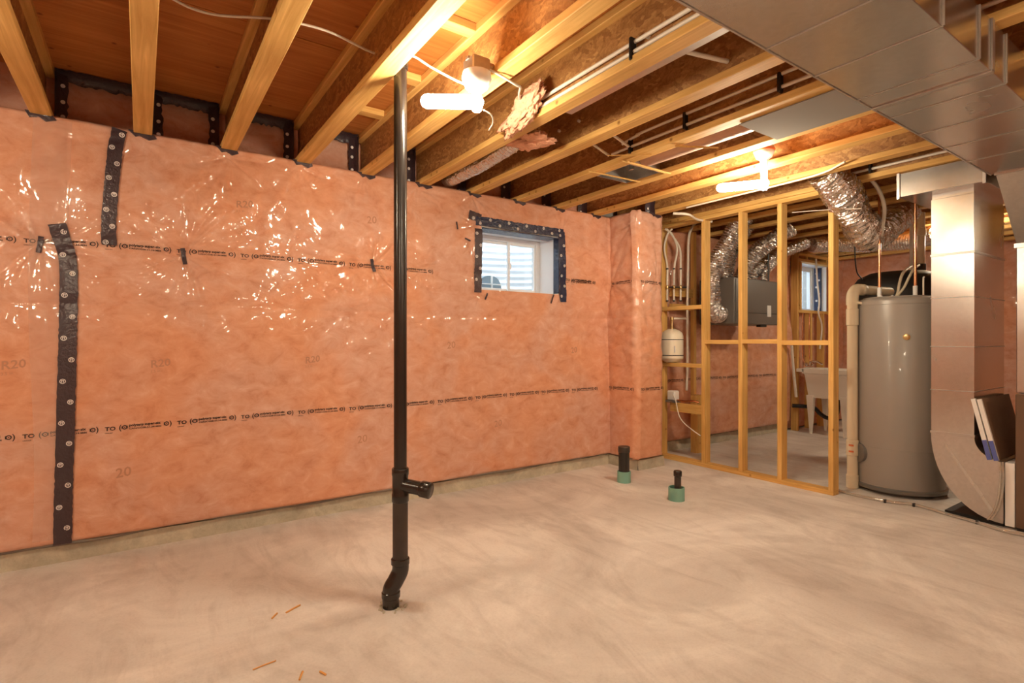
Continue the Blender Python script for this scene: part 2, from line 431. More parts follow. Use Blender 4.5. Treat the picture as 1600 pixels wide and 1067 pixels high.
# ------------------------------------------------------------------ filmed insulation surfaces
class Film:
    """insulation under clear film: a flat sheet in (s, z) pulled in at staples and puffed between them"""
    def __init__(self, origin, sdir, ndir, s0, s1, z0, z1, step, anchors, seed, amp=1.0, creases=(), holes=(), vert=()):
        self.o, self.sd, self.nd = Vector(origin), Vector(sdir), Vector(ndir)
        ns, nz = int((s1 - s0) / step) + 1, int((z1 - z0) / step) + 1
        self.s = np.linspace(s0, s1, ns); self.z = np.linspace(z0, z1, nz)
        S, Z = np.meshgrid(self.s, self.z)          # [nz, ns]
        rng = np.random.RandomState(seed)
        H = np.zeros_like(S)
        # slow puffing
        for k in range(14):
            fx, fz = rng.uniform(0.6, 3.4), rng.uniform(0.5, 3.2)
            H += amp * 0.0045 * np.sin(fx * S * 2.2 + rng.uniform(0, 6.3)) * np.sin(fz * Z * 2.2 + rng.uniform(0, 6.3))
        # slack ripples, many shallow folds
        for k in range(26):
            th = rng.uniform(0, math.pi); f = rng.uniform(16, 60)
            ph = rng.uniform(0, 6.3)
            env = np.exp(-(((S - rng.uniform(s0, s1)) / rng.uniform(0.2, 0.6)) ** 2 + ((Z - rng.uniform(z0 + (z1 - z0) * 0.25, z1)) / rng.uniform(0.12, 0.4)) ** 2))
            H += amp * 0.0026 * env * np.sin(f * (S * math.cos(th) + Z * math.sin(th)) + ph + 2 * np.sin(5 * S + 4 * Z))
        for (zc, depth, width) in creases:
            wob = 0.008 * np.sin(2.1 * S + zc * 9) + 0.004 * np.sin(5.3 * S)
            H -= depth * np.exp(-np.abs((Z - zc - wob) / width))
        for (sc_, depth, width) in vert:
            wob = 0.006 * np.sin(4.1 * Z + sc_ * 7)
            H -= depth * np.exp(-np.abs((S - sc_ - wob) / width))
        for (a, b, dep, rad) in anchors:
            dx, dz = S - a, Z - b
            r = np.hypot(dx, dz); t = np.arctan2(dz, dx)
            H -= dep * np.exp(-(r / (rad * 0.33)) ** 1.2)
            w = np.zeros_like(r)
            for n_ in (9, 16, 27, 41):
                tw = t + rng.uniform(-0.5, 0.5) * r + 0.12 * np.sin(9 * r + rng.uniform(0, 6.3))
                msk = np.clip(0.55 + 0.9 * np.sin(3 * t + rng.uniform(0, 6.3)), 0, 1)
                w += (np.abs(np.sin(n_ * 0.5 * tw + rng.uniform(0, 6.3))) ** 0.7 - 0.6) * 12.0 / n_ * msk
            H += dep * 0.62 * w * np.exp(-r / (rad * 0.55)) * (1 - np.exp(-r / 0.03))
        self.H = H
        self.holes = holes
    def h(self, s, z):
        fs = np.clip((s - self.s[0]) / (self.s[1] - self.s[0]), 0, len(self.s) - 1.001)
        fz = np.clip((z - self.z[0]) / (self.z[1] - self.z[0]), 0, len(self.z) - 1.001)
        i, j = int(fs), int(fz); a, b = fs - i, fz - j
        Hh = self.H
        return (Hh[j, i] * (1 - a) + Hh[j, i + 1] * a) * (1 - b) + (Hh[j + 1, i] * (1 - a) + Hh[j + 1, i + 1] * a) * b
    def pt(self, s, z, off=0.0):
        return self.o + self.sd * s + Vector((0, 0, z)) + self.nd * (self.h(s, z) + off)
    def build(self, name, extra_top=(), extra_bottom=(), ends=(0.0, 0.0)):
        """extra_top/bottom: list of (push back from face, z) rows; ends: round-back depth of the left and right edge"""
        S, Z = np.meshgrid(self.s, self.z)
        N = self.H.copy()
        for side, dep in zip((0, 1), ends):
            if dep:
                d = (S - self.s[0]) if side == 0 else (self.s[-1] - S)
                q = np.clip(1 - d / dep, 0, 1)
                N -= dep * (1 - np.sqrt(np.clip(1 - q ** 2, 0, 1)))
        rowsS, rowsZ, rowsN = [S], [Z], [N]
        for back, z in extra_top:
            rowsS.append(S[:1]); rowsZ.append(np.full_like(S[:1], z)); rowsN.append(N[-1:] * 0.4 - back)
        pre = []
        for back, z in extra_bottom[::-1]:
            pre.append((S[:1], np.full_like(S[:1], z), N[:1] * 0.4 - back))
        S = np.vstack([p[0] for p in pre] + rowsS); Z = np.vstack([p[1] for p in pre] + rowsZ); N = np.vstack([p[2] for p in pre] + rowsN)
        o, sd, nd = self.o, self.sd, self.nd
        X = o.x + sd.x * S + nd.x * N; Y = o.y + sd.y * S + nd.y * N; ZZ = o.z + Z
        nz, ns = S.shape
        co = np.stack([X, Y, ZZ], -1).reshape(-1, 3)
        idx = np.arange(nz * ns).reshape(nz, ns)
        q = np.stack([idx[:-1, :-1], idx[:-1, 1:], idx[1:, 1:], idx[1:, :-1]], -1).reshape(-1, 4)
        cs = 0.25 * (S[:-1, :-1] + S[:-1, 1:] + S[1:, 1:] + S[1:, :-1]).reshape(-1)
        cz = 0.25 * (Z[:-1, :-1] + Z[:-1, 1:] + Z[1:, 1:] + Z[1:, :-1]).reshape(-1)
        keep = np.ones(len(q), bool)
        for (a, b, c, d) in self.holes:
            keep &= ~((cs > a) & (cs < b) & (cz > c) & (cz < d))
        q = q[keep]
        me = bpy.data.meshes.new(name)
        me.vertices.add(len(co)); me.vertices.foreach_set('co', co.ravel())
        me.loops.add(q.size); me.loops.foreach_set('vertex_index', q.ravel().astype(np.int32))
        me.polygons.add(len(q)); me.polygons.foreach_set('loop_start', np.arange(0, q.size, 4, dtype=np.int32))
        me.update(calc_edges=True); me.validate()
        return link(name, me, 'poly', None, True)

def text_mesh(txt, size, x, z, bold=0.0, align='LEFT', sx=1.0):
    """flat text in (x, z); returns verts, faces"""
    cu = bpy.data.curves.new('t', 'FONT'); cu.body = txt; cu.size = size; cu.align_x = align
    cu.offset = bold; cu.resolution_u = 2
    o = bpy.data.objects.new('t', cu); COL.objects.link(o)
    dg = bpy.context.evaluated_depsgraph_get()
    me = bpy.data.meshes.new_from_object(o.evaluated_get(dg))
    vs_ = [(v.co.x * sx + x, v.co.y + z) for v in me.vertices]
    fs = [tuple(p.vertices) for p in me.polygons]
    bpy.data.objects.remove(o); bpy.data.curves.remove(cu); bpy.data.meshes.remove(me)
    return vs_, fs
def ring2d(cx, cz, r0, r1, n=14, sq=1.0):
    vs_, fs = [], []
    for k in range(n):
        a = 2 * math.pi * k / n
        vs_ += [(cx + r0 * math.cos(a), cz + r0 * sq * math.sin(a)), (cx + r1 * math.cos(a), cz + r1 * sq * math.sin(a))]
    for k in range(n):
        a, b = 2 * k, 2 * ((k + 1) % n)
        fs.append((a, a + 1, b + 1, b))
    return vs_, fs
def rect2d(x0, x1, z0, z1):
    return [(x0, z0), (x1, z0), (x1, z1), (x0, z1)], [(0, 1, 2, 3)]
def merge2d(*parts):
    V, Fc = [], []
    for v, f in parts:
        n = len(V); V += v; Fc += [tuple(i + n for i in q) for q in f]
    return V, Fc
def print_on(film, name, shape, mapf, mat, parent, off=0.003):
    V = [film.pt(*mapf(a, b), off) for a, b in shape[0]]
    me = bpy.data.meshes.new(name); me.from_pydata([tuple(v) for v in V], [], shape[1]); me.update()
    return link(name, me, mat, parent)
def strip_on(film, name, path, width, mat, parent=None, off=0.004, step=0.015, jag=0.0, seed=0):
    """tape: ribbon following a path in (s, z) over the film"""
    rnd = random.Random(seed)
    P = [Vector((a, b)) for a, b in path]
    pts = []
    for a, b in zip(P, P[1:]):
        n = max(1, int((b - a).length / step))
        pts += [a.lerp(b, k / n) for k in range(n)]
    pts.append(P[-1])
    nx = 4; V, Fc = [], []
    for i, p in enumerate(pts):
        t = (pts[min(i + 1, len(pts) - 1)] - pts[max(i - 1, 0)]).normalized(); nn = Vector((t.y, -t.x))
        wl, wr = (width / 2 + rnd.uniform(-jag, jag) for _ in range(2))
        for k in range(nx + 1):
            f = k / nx
            q = p + nn * (-wl + (wl + wr) * f)
            V.append(tuple(film.pt(q.x, q.y, off + (0.0012 if k in (1, 3) else 0) + rnd.uniform(0, 0.0012))))
    for i in range(len(pts) - 1):
        for k in range(nx):
            a = i * (nx + 1) + k
            Fc.append((a, a + 1, a + nx + 2, a + nx + 1))
    me = bpy.data.meshes.new(name); me.from_pydata(V, [], Fc); me.update()
    return link(name, me, mat, parent, True), pts

# ================================================================== THE SETTING
XL, XR, YB, YW = -3.2, 8.84, -3.2, 3.76
ZJ, ZS = 2.40, 2.70          # joist bottoms, subfloor underside
JSP, J0 = 0.445, -0.435      # joist spacing

bm = bmesh.new(); add_box(bm, (XL - 0.2, YB - 0.2, -0.15), (XR + 0.2, 4.2, 0.0))
floor = struct(obj('floor', bm, 'floor'), 'bare beige concrete basement slab with blotches')

# subfloor: sheets of plywood
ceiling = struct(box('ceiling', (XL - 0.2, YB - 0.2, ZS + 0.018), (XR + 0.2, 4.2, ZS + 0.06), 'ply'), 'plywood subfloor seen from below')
sheet_y = [4.0, 2.78, 1.56, 0.34, -0.88, -2.10, -3.3]
k = 0
for i in range(len(sheet_y) - 1):
    x = XL - (1.2 if i % 2 else 0.0)
    while x < XR:
        a, b = max(x, XL - 0.1), min(x + 2.44, XR + 0.1)
        if b - a > 0.05:
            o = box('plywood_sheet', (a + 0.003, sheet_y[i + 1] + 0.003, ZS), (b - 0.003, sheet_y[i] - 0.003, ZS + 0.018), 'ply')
            o.parent = ceiling
        x += 2.44

# main insulated wall
W1 = (2.29, 3.12, 1.625, 2.15)
jx = [J0 + JSP * i for i in range(21)]
anch = []
for (u, v) in ((58, 378), (287, 398), (585, 412)):
    p = PY(u, v, YW - 0.02); anch.append((p.x, p.z, 0.030, 0.55))
for (u, v, d) in ((360, 243, .028), (470, 258, .015), (570, 275, .015), (222, 215, .014), (60, 195, .012), (655, 292, .014), (740, 302, .012)):
    p = PY(u, v, YW - 0.02); anch.append((p.x, min(p.z, 2.385), d, 0.45))
for (u, v) in ((745, 350), (880, 362), (752, 460), (880, 462)):
    p = PY(u, v, YW - 0.02); anch.append((p.x, p.z, 0.014, 0.28))
anch += [(-1.6, 1.74, .03, .5), (-2.6, 1.74, .03, .5), (1.75, 1.74, .012, .35), (2.6, 1.05, .010, .4), (3.4, 1.3, .010, .4), (1.2, 1.42, .008, .4)]
main = Film((0, YW, 0), (1, 0, 0), (0, -1, 0), XL, 3.79, 0.125, 2.40, 0.0085, anch, 5, 1.0,
            creases=((1.41, 0.012, 0.035), (1.745, 0.010, 0.04)), holes=(W1,), vert=((-0.33, 0.010, 0.03), (3.74, 0.012, 0.05)))
wall_back = struct(main.build('wall_back', extra_top=((0.02, 2.415), (0.08, 2.425), (0.16, 2.43), (0.165, 2.55), (0.17, ZS)),
                              extra_bottom=((0.012, 0.112), (0.05, 0.098))), 'pink insulated wall under clear plastic film')
# doubled film lap at far left
v_ = []; f_ = []
zz = np.linspace(0.14, 2.39, 150); xx = np.linspace(-0.475, -0.315, 14)
for z in zz:
    for x in xx: v_.append(tuple(main.pt(x + 0.012 * math.sin(3 * z), z, 0.006)))
for j in range(len(zz) - 1):
    for i in range(len(xx) - 1):
        a = j * len(xx) + i; f_.append((a, a + 1, a + len(xx) + 1, a + len(xx)))
me = bpy.data.meshes.new('film_overlap'); me.from_pydata(v_, [], f_); me.update()
link('film_overlap', me, 'lap', wall_back, True)

# wall jog: side face, front face
side = Film((3.75, YW + 0.02, 0), (0, -1, 0), (-1, 0, 0), -0.06, 0.37, 0.125, 2.40, 0.0115, [(0.02, 1.76, .03, .4), (0.30, 2.3, .02, .35), (0.2, 1.0, .008, .3)], 11, 0.7,
            creases=((1.42, 0.010, 0.03), (1.76, 0.010, 0.03)), vert=((0.0, 0.012, 0.04),))
wall_jog = struct(side.build('wall_jog', extra_top=((0.03, 2.42),), extra_bottom=((0.01, 0.11), (0.05, 0.098)), ends=(0.0, 0.06)), 'side of the pink insulated wall jog')
front = Film((3.75, 3.41, 0), (1, 0, 0), (0, -1, 0), 0.0, 0.42, 0.125, 2.40, 0.0115, [(0.3, 1.76, .02, .35), (0.05, 2.36, .02, .3), (0.3, 2.36, .02, .3), (0.2, 0.7, .008, .3)], 12, 0.9,
             creases=((1.42, 0.010, 0.03), (1.76, 0.008, 0.03)))
wall_jog_front = struct(front.build('wall_jog_front', extra_top=((0.03, 2.42),), extra_bottom=((0.01, 0.11), (0.05, 0.098)), ends=(0.06, 0.10)), 'front of the pink insulated wall jog')
# utility corner wall beyond the partition
util = Film((0, 3.80, 0), (1, 0, 0), (0, -1, 0), 4.05, 7.2, 0.14, 2.40, 0.02, [(5.0, 1.74, .02, .4), (6.2, 1.5, .02, .5), (6.9, 1.5, .02, .4), (5.6, 0.6, .012, .4)], 21, 1.6,
            creases=((0.72, 0.006, 0.03),))
bul = np.exp(-((util.z - 0.75) / 0.42) ** 2)[:, None] * (0.03 + 0.09 * np.exp(-((util.s - 6.6) / 0.6) ** 2))[None, :]
util.H += bul
wall_utility = struct(util.build('wall_utility', extra_top=((0.1, 2.43), (0.12, ZS)), extra_bottom=((0.02, 0.12), (0.08, 0.10)), ends=(0.0, 0.10)), 'bulging pink insulation behind the stud partition')
wfar = Film((0, 3.88, 0), (1, 0, 0), (0, -1, 0), 7.0, XR, 0.02, 2.42, 0.03, [], 22, 1.5, holes=((7.36, 8.24, 1.62, 2.30),))
wall_far = struct(wfar.build('wall_far', extra_top=((0.02, ZS),)), 'pink batts behind the framing around the small window')
rightf = Film((XR, 0, 0), (0, 1, 0), (-1, 0, 0), YB, 3.9, 0.02, 2.42, 0.035, [(1.5, 1.7, .03, .5), (2.4, 1.7, .03, .5), (3.2, 2.2, .03, .5), (0.6, 1.7, .03, .5)], 31, 1.6,
              creases=((1.74, 0.01, 0.04), (1.41, 0.01, 0.04)))
wall_right = struct(rightf.build('wall_right', extra_top=((0.02, ZS),)), 'far pink insulated end wall')
leftf = Film((XL, 0, 0), (0, 1, 0), (1, 0, 0), YB, 3.9, 0.02, 2.42, 0.06, [], 32, 1.0)
wall_left = struct(leftf.build('wall_left', extra_top=((0.02, ZS),)))
backf = Film((0, YB, 0), (1, 0, 0), (0, 1, 0), XL, XR, 0.02, 2.42, 0.05, [], 33, 1.0)
wall_front = struct(backf.build('wall_front', extra_top=((0.02, ZS),)))

# foundation concrete behind everything, with the two window holes
bm = bmesh.new()
def hole_row(x0, x1):
    add_box(bm, (x0, 4.0, 0), (x1, 4.2, ZS + 0.06))
hole_row(XL - 0.2, W1[0] - 0.02); hole_row(W1[1] + 0.02, 7.34); hole_row(8.26, XR + 0.2)
for (a, b, c, d) in ((W1[0] - 0.02, W1[1] + 0.02, W1[2] - 0.02, W1[3] + 0.02), (7.34, 8.26, 1.60, 2.32)):
    add_box(bm, (a, 4.0, 0), (b, 4.2, c)); add_box(bm, (a, 4.0, d), (b, 4.2, ZS + 0.06))
add_box(bm, (XR + 0.06, YB - 0.2, 0), (XR + 0.2, 4.0, ZS + 0.06)); add_box(bm, (XL - 0.2, YB - 0.2, 0), (XL - 0.06, 4.0, ZS + 0.06))
add_box(bm, (XL - 0.06, YB - 0.2, 0), (XR + 0.06, YB - 0.06, ZS + 0.06))
struct(obj('wall_foundation', bm, 'found'))

# concrete footing ledge (trim)
def ledge(name, pts, h, d):
    """front-edge polyline, depth vectors"""
    bm = bmesh.new()
    rnd = random.Random(3)
    for (a, b) in zip(pts, pts[1:]):
        a, b = Vector(a), Vector(b)
        n = max(2, int((b - a).length / 0.06))
        rows = []
        for i in range(n + 1):
            p = a.lerp(b, i / n); w = rnd.uniform(-0.004, 0.004)
            t = (b - a).normalized(); nn = Vector((-t.y, t.x, 0))
            rows.append([bm.verts.new(p + nn * x + Vector((0, 0, z))) for x, z in ((w - 0.006, 0), (w, h * 0.5 + rnd.uniform(-.01, .01)), (0.004 + w, h + rnd.uniform(-.004, .004)), (d, h))])
        for i in range(n):
            for k in range(3):
                bm.faces.new((rows[i][k], rows[i + 1][k], rows[i + 1][k + 1], rows[i][k + 1]))
    return struct(obj(name, bm, 'ledge', None, False))
ledge('trim_1', [(XL, 3.80, 0), (3.79, 3.80, 0)], 0.092, 0.2)
ledge('trim_2', [(3.79, 3.81, 0), (3.80, 3.44, 0)], 0.092, 0.2)
ledge('trim_3', [(3.80, 3.44, 0), (4.17, 3.44, 0)], 0.092, 0.3)
ledge('trim_4', [(4.17, 3.86, 0), (7.2, 3.86, 0)], 0.10, 0.15)
# loose grey bottom edge of film above the footing
tb = bmesh.new()
pth = [(x, 3.795 + 0.006 * math.sin(x * 7) - 0.008, 0.108 + 0.006 * math.sin(x * 4.3) + 0.004 * math.sin(x * 11)) for x in np.arange(XL, 3.76, 0.05)]
add_tube(tb, pth, 0.011, 6)
o = obj('film_edge_sealant', tb, simple('grey_sealant', (0.20, 0.17, 0.14), 0.6), wall_back, True)

# ------------------------------------------------------------------ window 1 (sliding, with corrugated well)
def window(n, x0, x1, z0, z1, yi, yo, lab, glass_y):
    w = thing('window_%d' % n, lab, 'window', ((x0 + x1) / 2, glass_y, z0))
    del w['category']; w['kind'] = 'structure'
    t = 0.018
    for nm, lo, hi in (('jamb', (x0 - t, yi, z0), (x0, yo, z1)), ('jamb', (x1, yi, z0), (x1 + t, yo, z1)),
                       ('sill', (x0 - t, yi, z0 - t), (x1 + t, yo, z0)), ('head', (x0 - t, yi, z1), (x1 + t, yo, z1 + t))):
        box(nm, lo, hi, 'vinyl', w)
    f = 0.038; g = glass_y
    bm = bmesh.new()
    for lo, hi in (((x0, g - .035, z0), (x0 + f, g + .035, z1)), ((x1 - f, g - .035, z0), (x1, g + .035, z1)),
                   ((x0 + f, g - .035, z0), (x1 - f, g + .035, z0 + f * .7)), ((x0 + f, g - .035, z1 - f), (x1 - f, g + .035, z1))):
        add_box(bm, lo, hi, 0.004)
    rel(obj('window_frame', bm, 'vinyl', w))
    xm = (x0 + x1) / 2 + 0.06
    for (a, b, gy) in ((x0 + f, xm + .018, g + .012), (xm - .018, x1 - f, g - .012)):
        bm = bmesh.new(); s = 0.024; c, d = z0 + f * .7, z1 - f
        for lo, hi in (((a, gy - .011, c), (a + s, gy + .011, d)), ((b - s, gy - .011, c), (b, gy + .011, d)), ((a + s, gy - .011, c), (b - s, gy + .011, c + s)), ((a + s, gy - .011, d - s), (b - s, gy + .011, d))):
            add_box(bm, lo, hi, 0.003)
        so = rel(obj('sash', bm, 'vinyl', w))
        pn = box('pane', (a + s, gy - .002, c + s), (b - s, gy + .002, d - s), 'glass')
        pn.parent = so
    box('latch', (xm - .012, g - .04, (z0 + z1) / 2 - .03), (xm + .008, g - .022, (z0 + z1) / 2 + .03), 'white', w, 0.004)
    return w
window(1, W1[0] + .015, W1[1] - .015, W1[2] + .005, W1[3] - .01, 3.77, 4.12, 'small sliding white window taped into the pink wall', 4.06)
window(2, 7.37, 8.23, 1.63, 2.29, 3.84, 4.12, 'small window framed in lumber above the laundry tub', 4.06)
def well(cx, rad, lab):
    bm = bmesh.new()
    n, zn = 28, 110
    zb, zt = 1.30, 2.75
    rows = []
    for j in range(zn + 1):
        z = zb + (zt - zb) * j / zn
        rr = rad + 0.013 * math.sin(2 * math.pi * z / 0.066)
        rows.append([bm.verts.new((cx + rr * math.cos(a), 4.2 + rr * 0.85 * math.sin(a), z)) for a in [math.pi * k / n for k in range(n + 1)]])
    for j in range(zn):
        for k in range(n):
            bm.faces.new((rows[j][k], rows[j][k + 1], rows[j + 1][k + 1], rows[j + 1][k]))
    o = obj('window_well', bm, 'well', None, True)
    tag(o, lab, 'window well')
    bm = bmesh.new()
    a = [bm.verts.new((cx + rad * math.cos(math.pi * k / n), 4.2 + rad * .85 * math.sin(math.pi * k / n), 1.46)) for k in range(n + 1)]
    bm.faces.new(a); obj('gravel_bed', bm, 'gravel', o)
    return o
well(2.85, 0.80, 'bright corrugated window well outside the taped window')
well(7.9, 0.80, 'bright window well outside the window above the laundry tub')
vt = thing('vent_hood', 'blue-grey domed cap outside at lower left of taped window', 'vent cap', (2.80, 4.50, 1.46))
bm = bmesh.new()
poly = [(2.68, 4.44, 1.46), (2.98, 4.44, 1.46), (2.965, 4.44, 1.66)] + [(2.81 + 0.12 * math.cos(a), 4.44, 1.76 + 0.085 * math.sin(a)) for a in np.linspace(0.2, math.pi - 0.1, 10)]
add_prism(bm, poly, (0, 0.12, 0)); rel(obj('hood', bm, 'ventgrey', vt))
box('rib', (2.815, 4.425, 1.47), (2.832, 4.44, 1.845), 'white', vt)
box('rib', (2.69, 4.425, 1.755), (2.93, 4.44, 1.765), 'white', vt)

# ================================================================== JOISTS
ORD = ['first', 'second', 'third', 'fourth', 'fifth', 'sixth', 'seventh', 'eighth', 'ninth', 'tenth', 'eleventh', 'twelfth', 'thirteenth', 'fourteenth', 'fifteenth', 'sixteenth', 'seventeenth', 'eighteenth', 'nineteenth', 'twentieth', 'twenty-first']
def mesh_box(name, lo, hi, bevel=0.0):
    bm = bmesh.new(); add_box(bm, lo, hi, bevel)
    me = bpy.data.meshes.new(name); bm.to_mesh(me); bm.free(); return me
FW, FH, JD = 0.089, 0.038, 0.300
y0, y1 = YB + 0.05, 3.905
jm = {'bottom_flange': (mesh_box('bottom_flange', (-FW / 2, y0, 0), (FW / 2, y1, FH), 0.003), 'studY'),
      'web': (mesh_box('web', (-0.0055, y0, FH), (0.0055, y1, JD - FH)), 'osb'),
      'top_flange': (mesh_box('top_flange', (-FW / 2, y0, JD - FH), (FW / 2, y1, JD), 0.003), 'studY')}
def joist(x, label):
    if label:
        t = thing('floor_joist', label, 'joist', (x, 0, ZJ), 'exposed floor joists overhead')
    else:
        t = bpy.data.objects.new('joist', None); COL.objects.link(t); t.location = (x, 0, ZJ); t.parent = ceiling
    for nm, (me, mt) in jm.items():
        o = link(nm, me, None, t)
        if not me.materials: me.materials.append(M[mt])
    return t
jl = ['leftmost overhead joist, cut by the upper left corner of the view',
      'second overhead joist from the left, running straight down the view',
      'third overhead joist from the left, under the thin white cable',
      'fourth overhead joist from the left, with the black pipe beside it',
      'fifth overhead joist from the left, lit by the nearer bulb',
      'sixth overhead joist from the left, carrying two clipped white tubes',
      'seventh overhead joist from the left, just right of the hanging pink fluff',
      'eighth overhead joist from the left, meeting wall near the taped window',
      'ninth overhead joist from the left, beside the dark duct boot',
      'tenth overhead joist from the left, next to the farther bulb',
      'eleventh overhead joist from the left, meeting the wall jog',
      'twelfth overhead joist from the left, directly above the stud partition']
for i, x in enumerate(jx):
    if i < 12: joist(x, jl[i])
    elif x < 8.75: joist(x, 'overhead joist beyond the stud partition, %s one past it' % ORD[i - 12])
for k in range(1, 6): joist(J0 - JSP * k, None)

# joint tape where joists enter the insulation
def tape_joint(x, i, lab):
    t = thing('joint_tape', lab, 'tape', (x, 3.9, ZJ), 'black tape around joist ends')
    rnd = random.Random(50 + i)
    s = -1 if i > 1 else 1
    bm = bmesh.new()
    w = 0.05
    # upright beside web, wrapped on the rim film
    xs = x + s * (FW / 2 + 0.004)
    yv = 3.885 if x < 3.6 else 3.44
    n = 14; V = []
    for k in range(n + 1):
        z = ZJ - 0.01 + (JD + 0.0) * k / n
        d = rnd.uniform(-.006, .006)
        V.append((bm.verts.new((xs + s * (w + d), yv + 0.012, z)), bm.verts.new((xs + s * .02, yv + rnd.uniform(-.004, .0), z)), bm.verts.new((xs, yv - 0.02, z)), bm.verts.new((xs, yv - 0.06 + d, z))))
    for k in range(n):
        for q in range(3):
            bm.faces.new((V[k][q], V[k][q + 1], V[k + 1][q + 1], V[k + 1][q]))
    o = rel(obj('upright_strip', bm, 'tape', t, True))
    # ragged bottom patch
    bm = bmesh.new()
    yb = (YW if x < 3.6 else 3.41) - 0.012
    pts = [(-0.085, 0.012), (-0.05, -0.022), (-0.02, -0.012), (0.03, -0.03), (0.075, -0.014), (0.062, 0.004), (0.0, 0.002), (-0.04, 0.012)]
    add_prism(bm, [(x + a * 0.8 + rnd.uniform(-.008, .008), yb - main.h(min(x, 3.7), 2.38) * (1 if x < 3.6 else 0), ZJ + b) for a, b in pts], (0, 0.10, 0))
    rel(obj('bottom_patch', bm, 'tape', t))
    # white marks
    for k in range(3):
        lathe('printed_mark', [(0.011, 0), (0.011, 0.002)], (xs + s * 0.03, yv - 0.004, ZJ + 0.05 + 0.085 * k + rnd.uniform(-.01, .01)), 'logo', t, 'Y', 10)
tl = ['black tape around the end of the leftmost overhead joist', 'black tape at the end of the second overhead joist from left', 'black tape at the end of the third overhead joist from left',
      'black tape at the end of the fourth overhead joist from left', 'black tape at the end of the fifth overhead joist from left', 'black tape at joist end just right of the tall black pipe',
      'black tape at joist end beside the silver flexible duct', 'black tape at joist end above the left of the taped window', 'black tape at joist end above the right of the taped window',
      'black tape at joist end left of the wall jog', 'black tape at joist end on top of the wall jog']
for i in range(11): tape_joint(jx[i], i, tl[i])
# tape along the top of the rim in the first bays
for i in range(0, 5):
    bm = bmesh.new(); rnd = random.Random(80 + i)
    a, b = jx[i] + 0.05, jx[i + 1] - 0.05
    n = 22; V = []
    for k in range(n + 1):
        x = a + (b - a) * k / n
        V.append((bm.verts.new((x, 3.83 + rnd.uniform(-.008, .008), ZS - 0.004)), bm.verts.new((x, 3.895 + rnd.uniform(-.004, .004), ZS - 0.012)), bm.verts.new((x, 3.90, ZS - 0.05 + rnd.uniform(-.008, .008)))))
    for k in range(n):
        for q in range(2): bm.faces.new((V[k][q], V[k][q + 1], V[k + 1][q + 1], V[k + 1][q]))
    o = obj('rim_tape', bm, 'tape', None, True)
    tag(o, 'black tape under the subfloor in the %s joist bay from left' % ORD[i], 'tape', 'black tape along the rim')

# ================================================================== PRINT ON THE FILM
def strip_shape():
    parts = [text_mesh('TO', 0.030, 0.0, -0.010, 0.0008, sx=1.15), text_mesh('CAN-ULC', 0.008, 0.0, -0.026, 0.0002),
             text_mesh('(', 0.040, 0.062, -0.010, 0.0006), ring2d(0.090, 0.002, 0.0075, 0.0125), ring2d(0.090, 0.002, 0.0, 0.003, 6),
             rect2d(0.076, 0.080, -.004, .008), rect2d(0.100, 0.104, -.006, .010),
             text_mesh('polytarp super-six', 0.0200, 0.110, 0.0045, 0.0007, sx=1.02), text_mesh('CAN/CGSB-51.34-M86', 0.0125, 0.110, -0.0125, 0.0003, sx=1.30),
             ring2d(0.290, 0.002, 0.0075, 0.0125), ring2d(0.290, 0.002, 0.0, 0.003, 6), rect2d(0.276, 0.280, -.006, .010),
             text_mesh(')', 0.040, 0.304, -0.010, 0.0006)]
    return merge2d(*parts)
SS = strip_shape()
PER = 0.343
pL, pU = PY(170, 672, YW - .02), PY(395, 650, YW - .02)
def z_low(x): return 0.712 + 0.012 * (x + 0.1) + 0.004 * math.sin(3 * x)
def z_up(x): return 1.735 + 0.008 * math.sin(1.6 * x + 1.0) + 0.006 * x
for zf in (z_low, z_up):
    for k in range(-2, 12):
        xs = -0.165 + PER * k
        if zf is z_up and xs + PER > W1[0] - 0.08 and xs < W1[1] + 0.06: continue
        if xs + 0.33 > 3.73: continue
        print_on(main, 'printed_text', SS, lambda a, b, xs=xs, zf=zf: (xs + a, zf(xs + a) + b), 'ink', wall_back)
print_on(main, 'printed_text', SS, lambda a, b: (3.20 + a, 1.765 + b), 'ink', wall_back)
print_on(side, 'printed_text', SS, lambda a, b: (0.02 + a, 1.76 + b), 'ink', wall_jog)
print_on(side, 'printed_text', SS, lambda a, b: (0.02 + a, 0.755 + b), 'ink', wall_jog)
print_on(front, 'printed_text', SS, lambda a, b: (0.05 + a, 1.755 + b), 'ink', wall_jog_front)
print_on(front, 'printed_text', SS, lambda a, b: (0.05 + a, 0.755 + b), 'ink', wall_jog_front)
for k in range(7):
    print_on(util, 'printed_text', SS, lambda a, b, k=k: (4.55 + PER * k + a, 0.78 + b), 'ink', wall_utility, 0.005)
# faded batt print seen through the film
R20 = merge2d(text_mesh('R20', 0.062, 0, 0, 0.001), text_mesh('3.5 in', 0.022, 0.0, -0.03, 0))
N20 = text_mesh('20', 0.075, 0, 0, 0.001)
for (u, v, sh) in ((235, 575, R20), (478, 568, R20), (0, 578, R20), (370, 322, R20), (180, 748, N20), (560, 694, N20), (575, 348, N20), (895, 552, N20), (700, 545, N20), (775, 668, N20)):
    p = PY(u, v, YW - .02)
    print_on(main, 'faded_batt_print', sh, lambda a, b, p=p: (p.x + a, p.z + b + a * 0.12), 'paleink', wall_back, 0.0015)

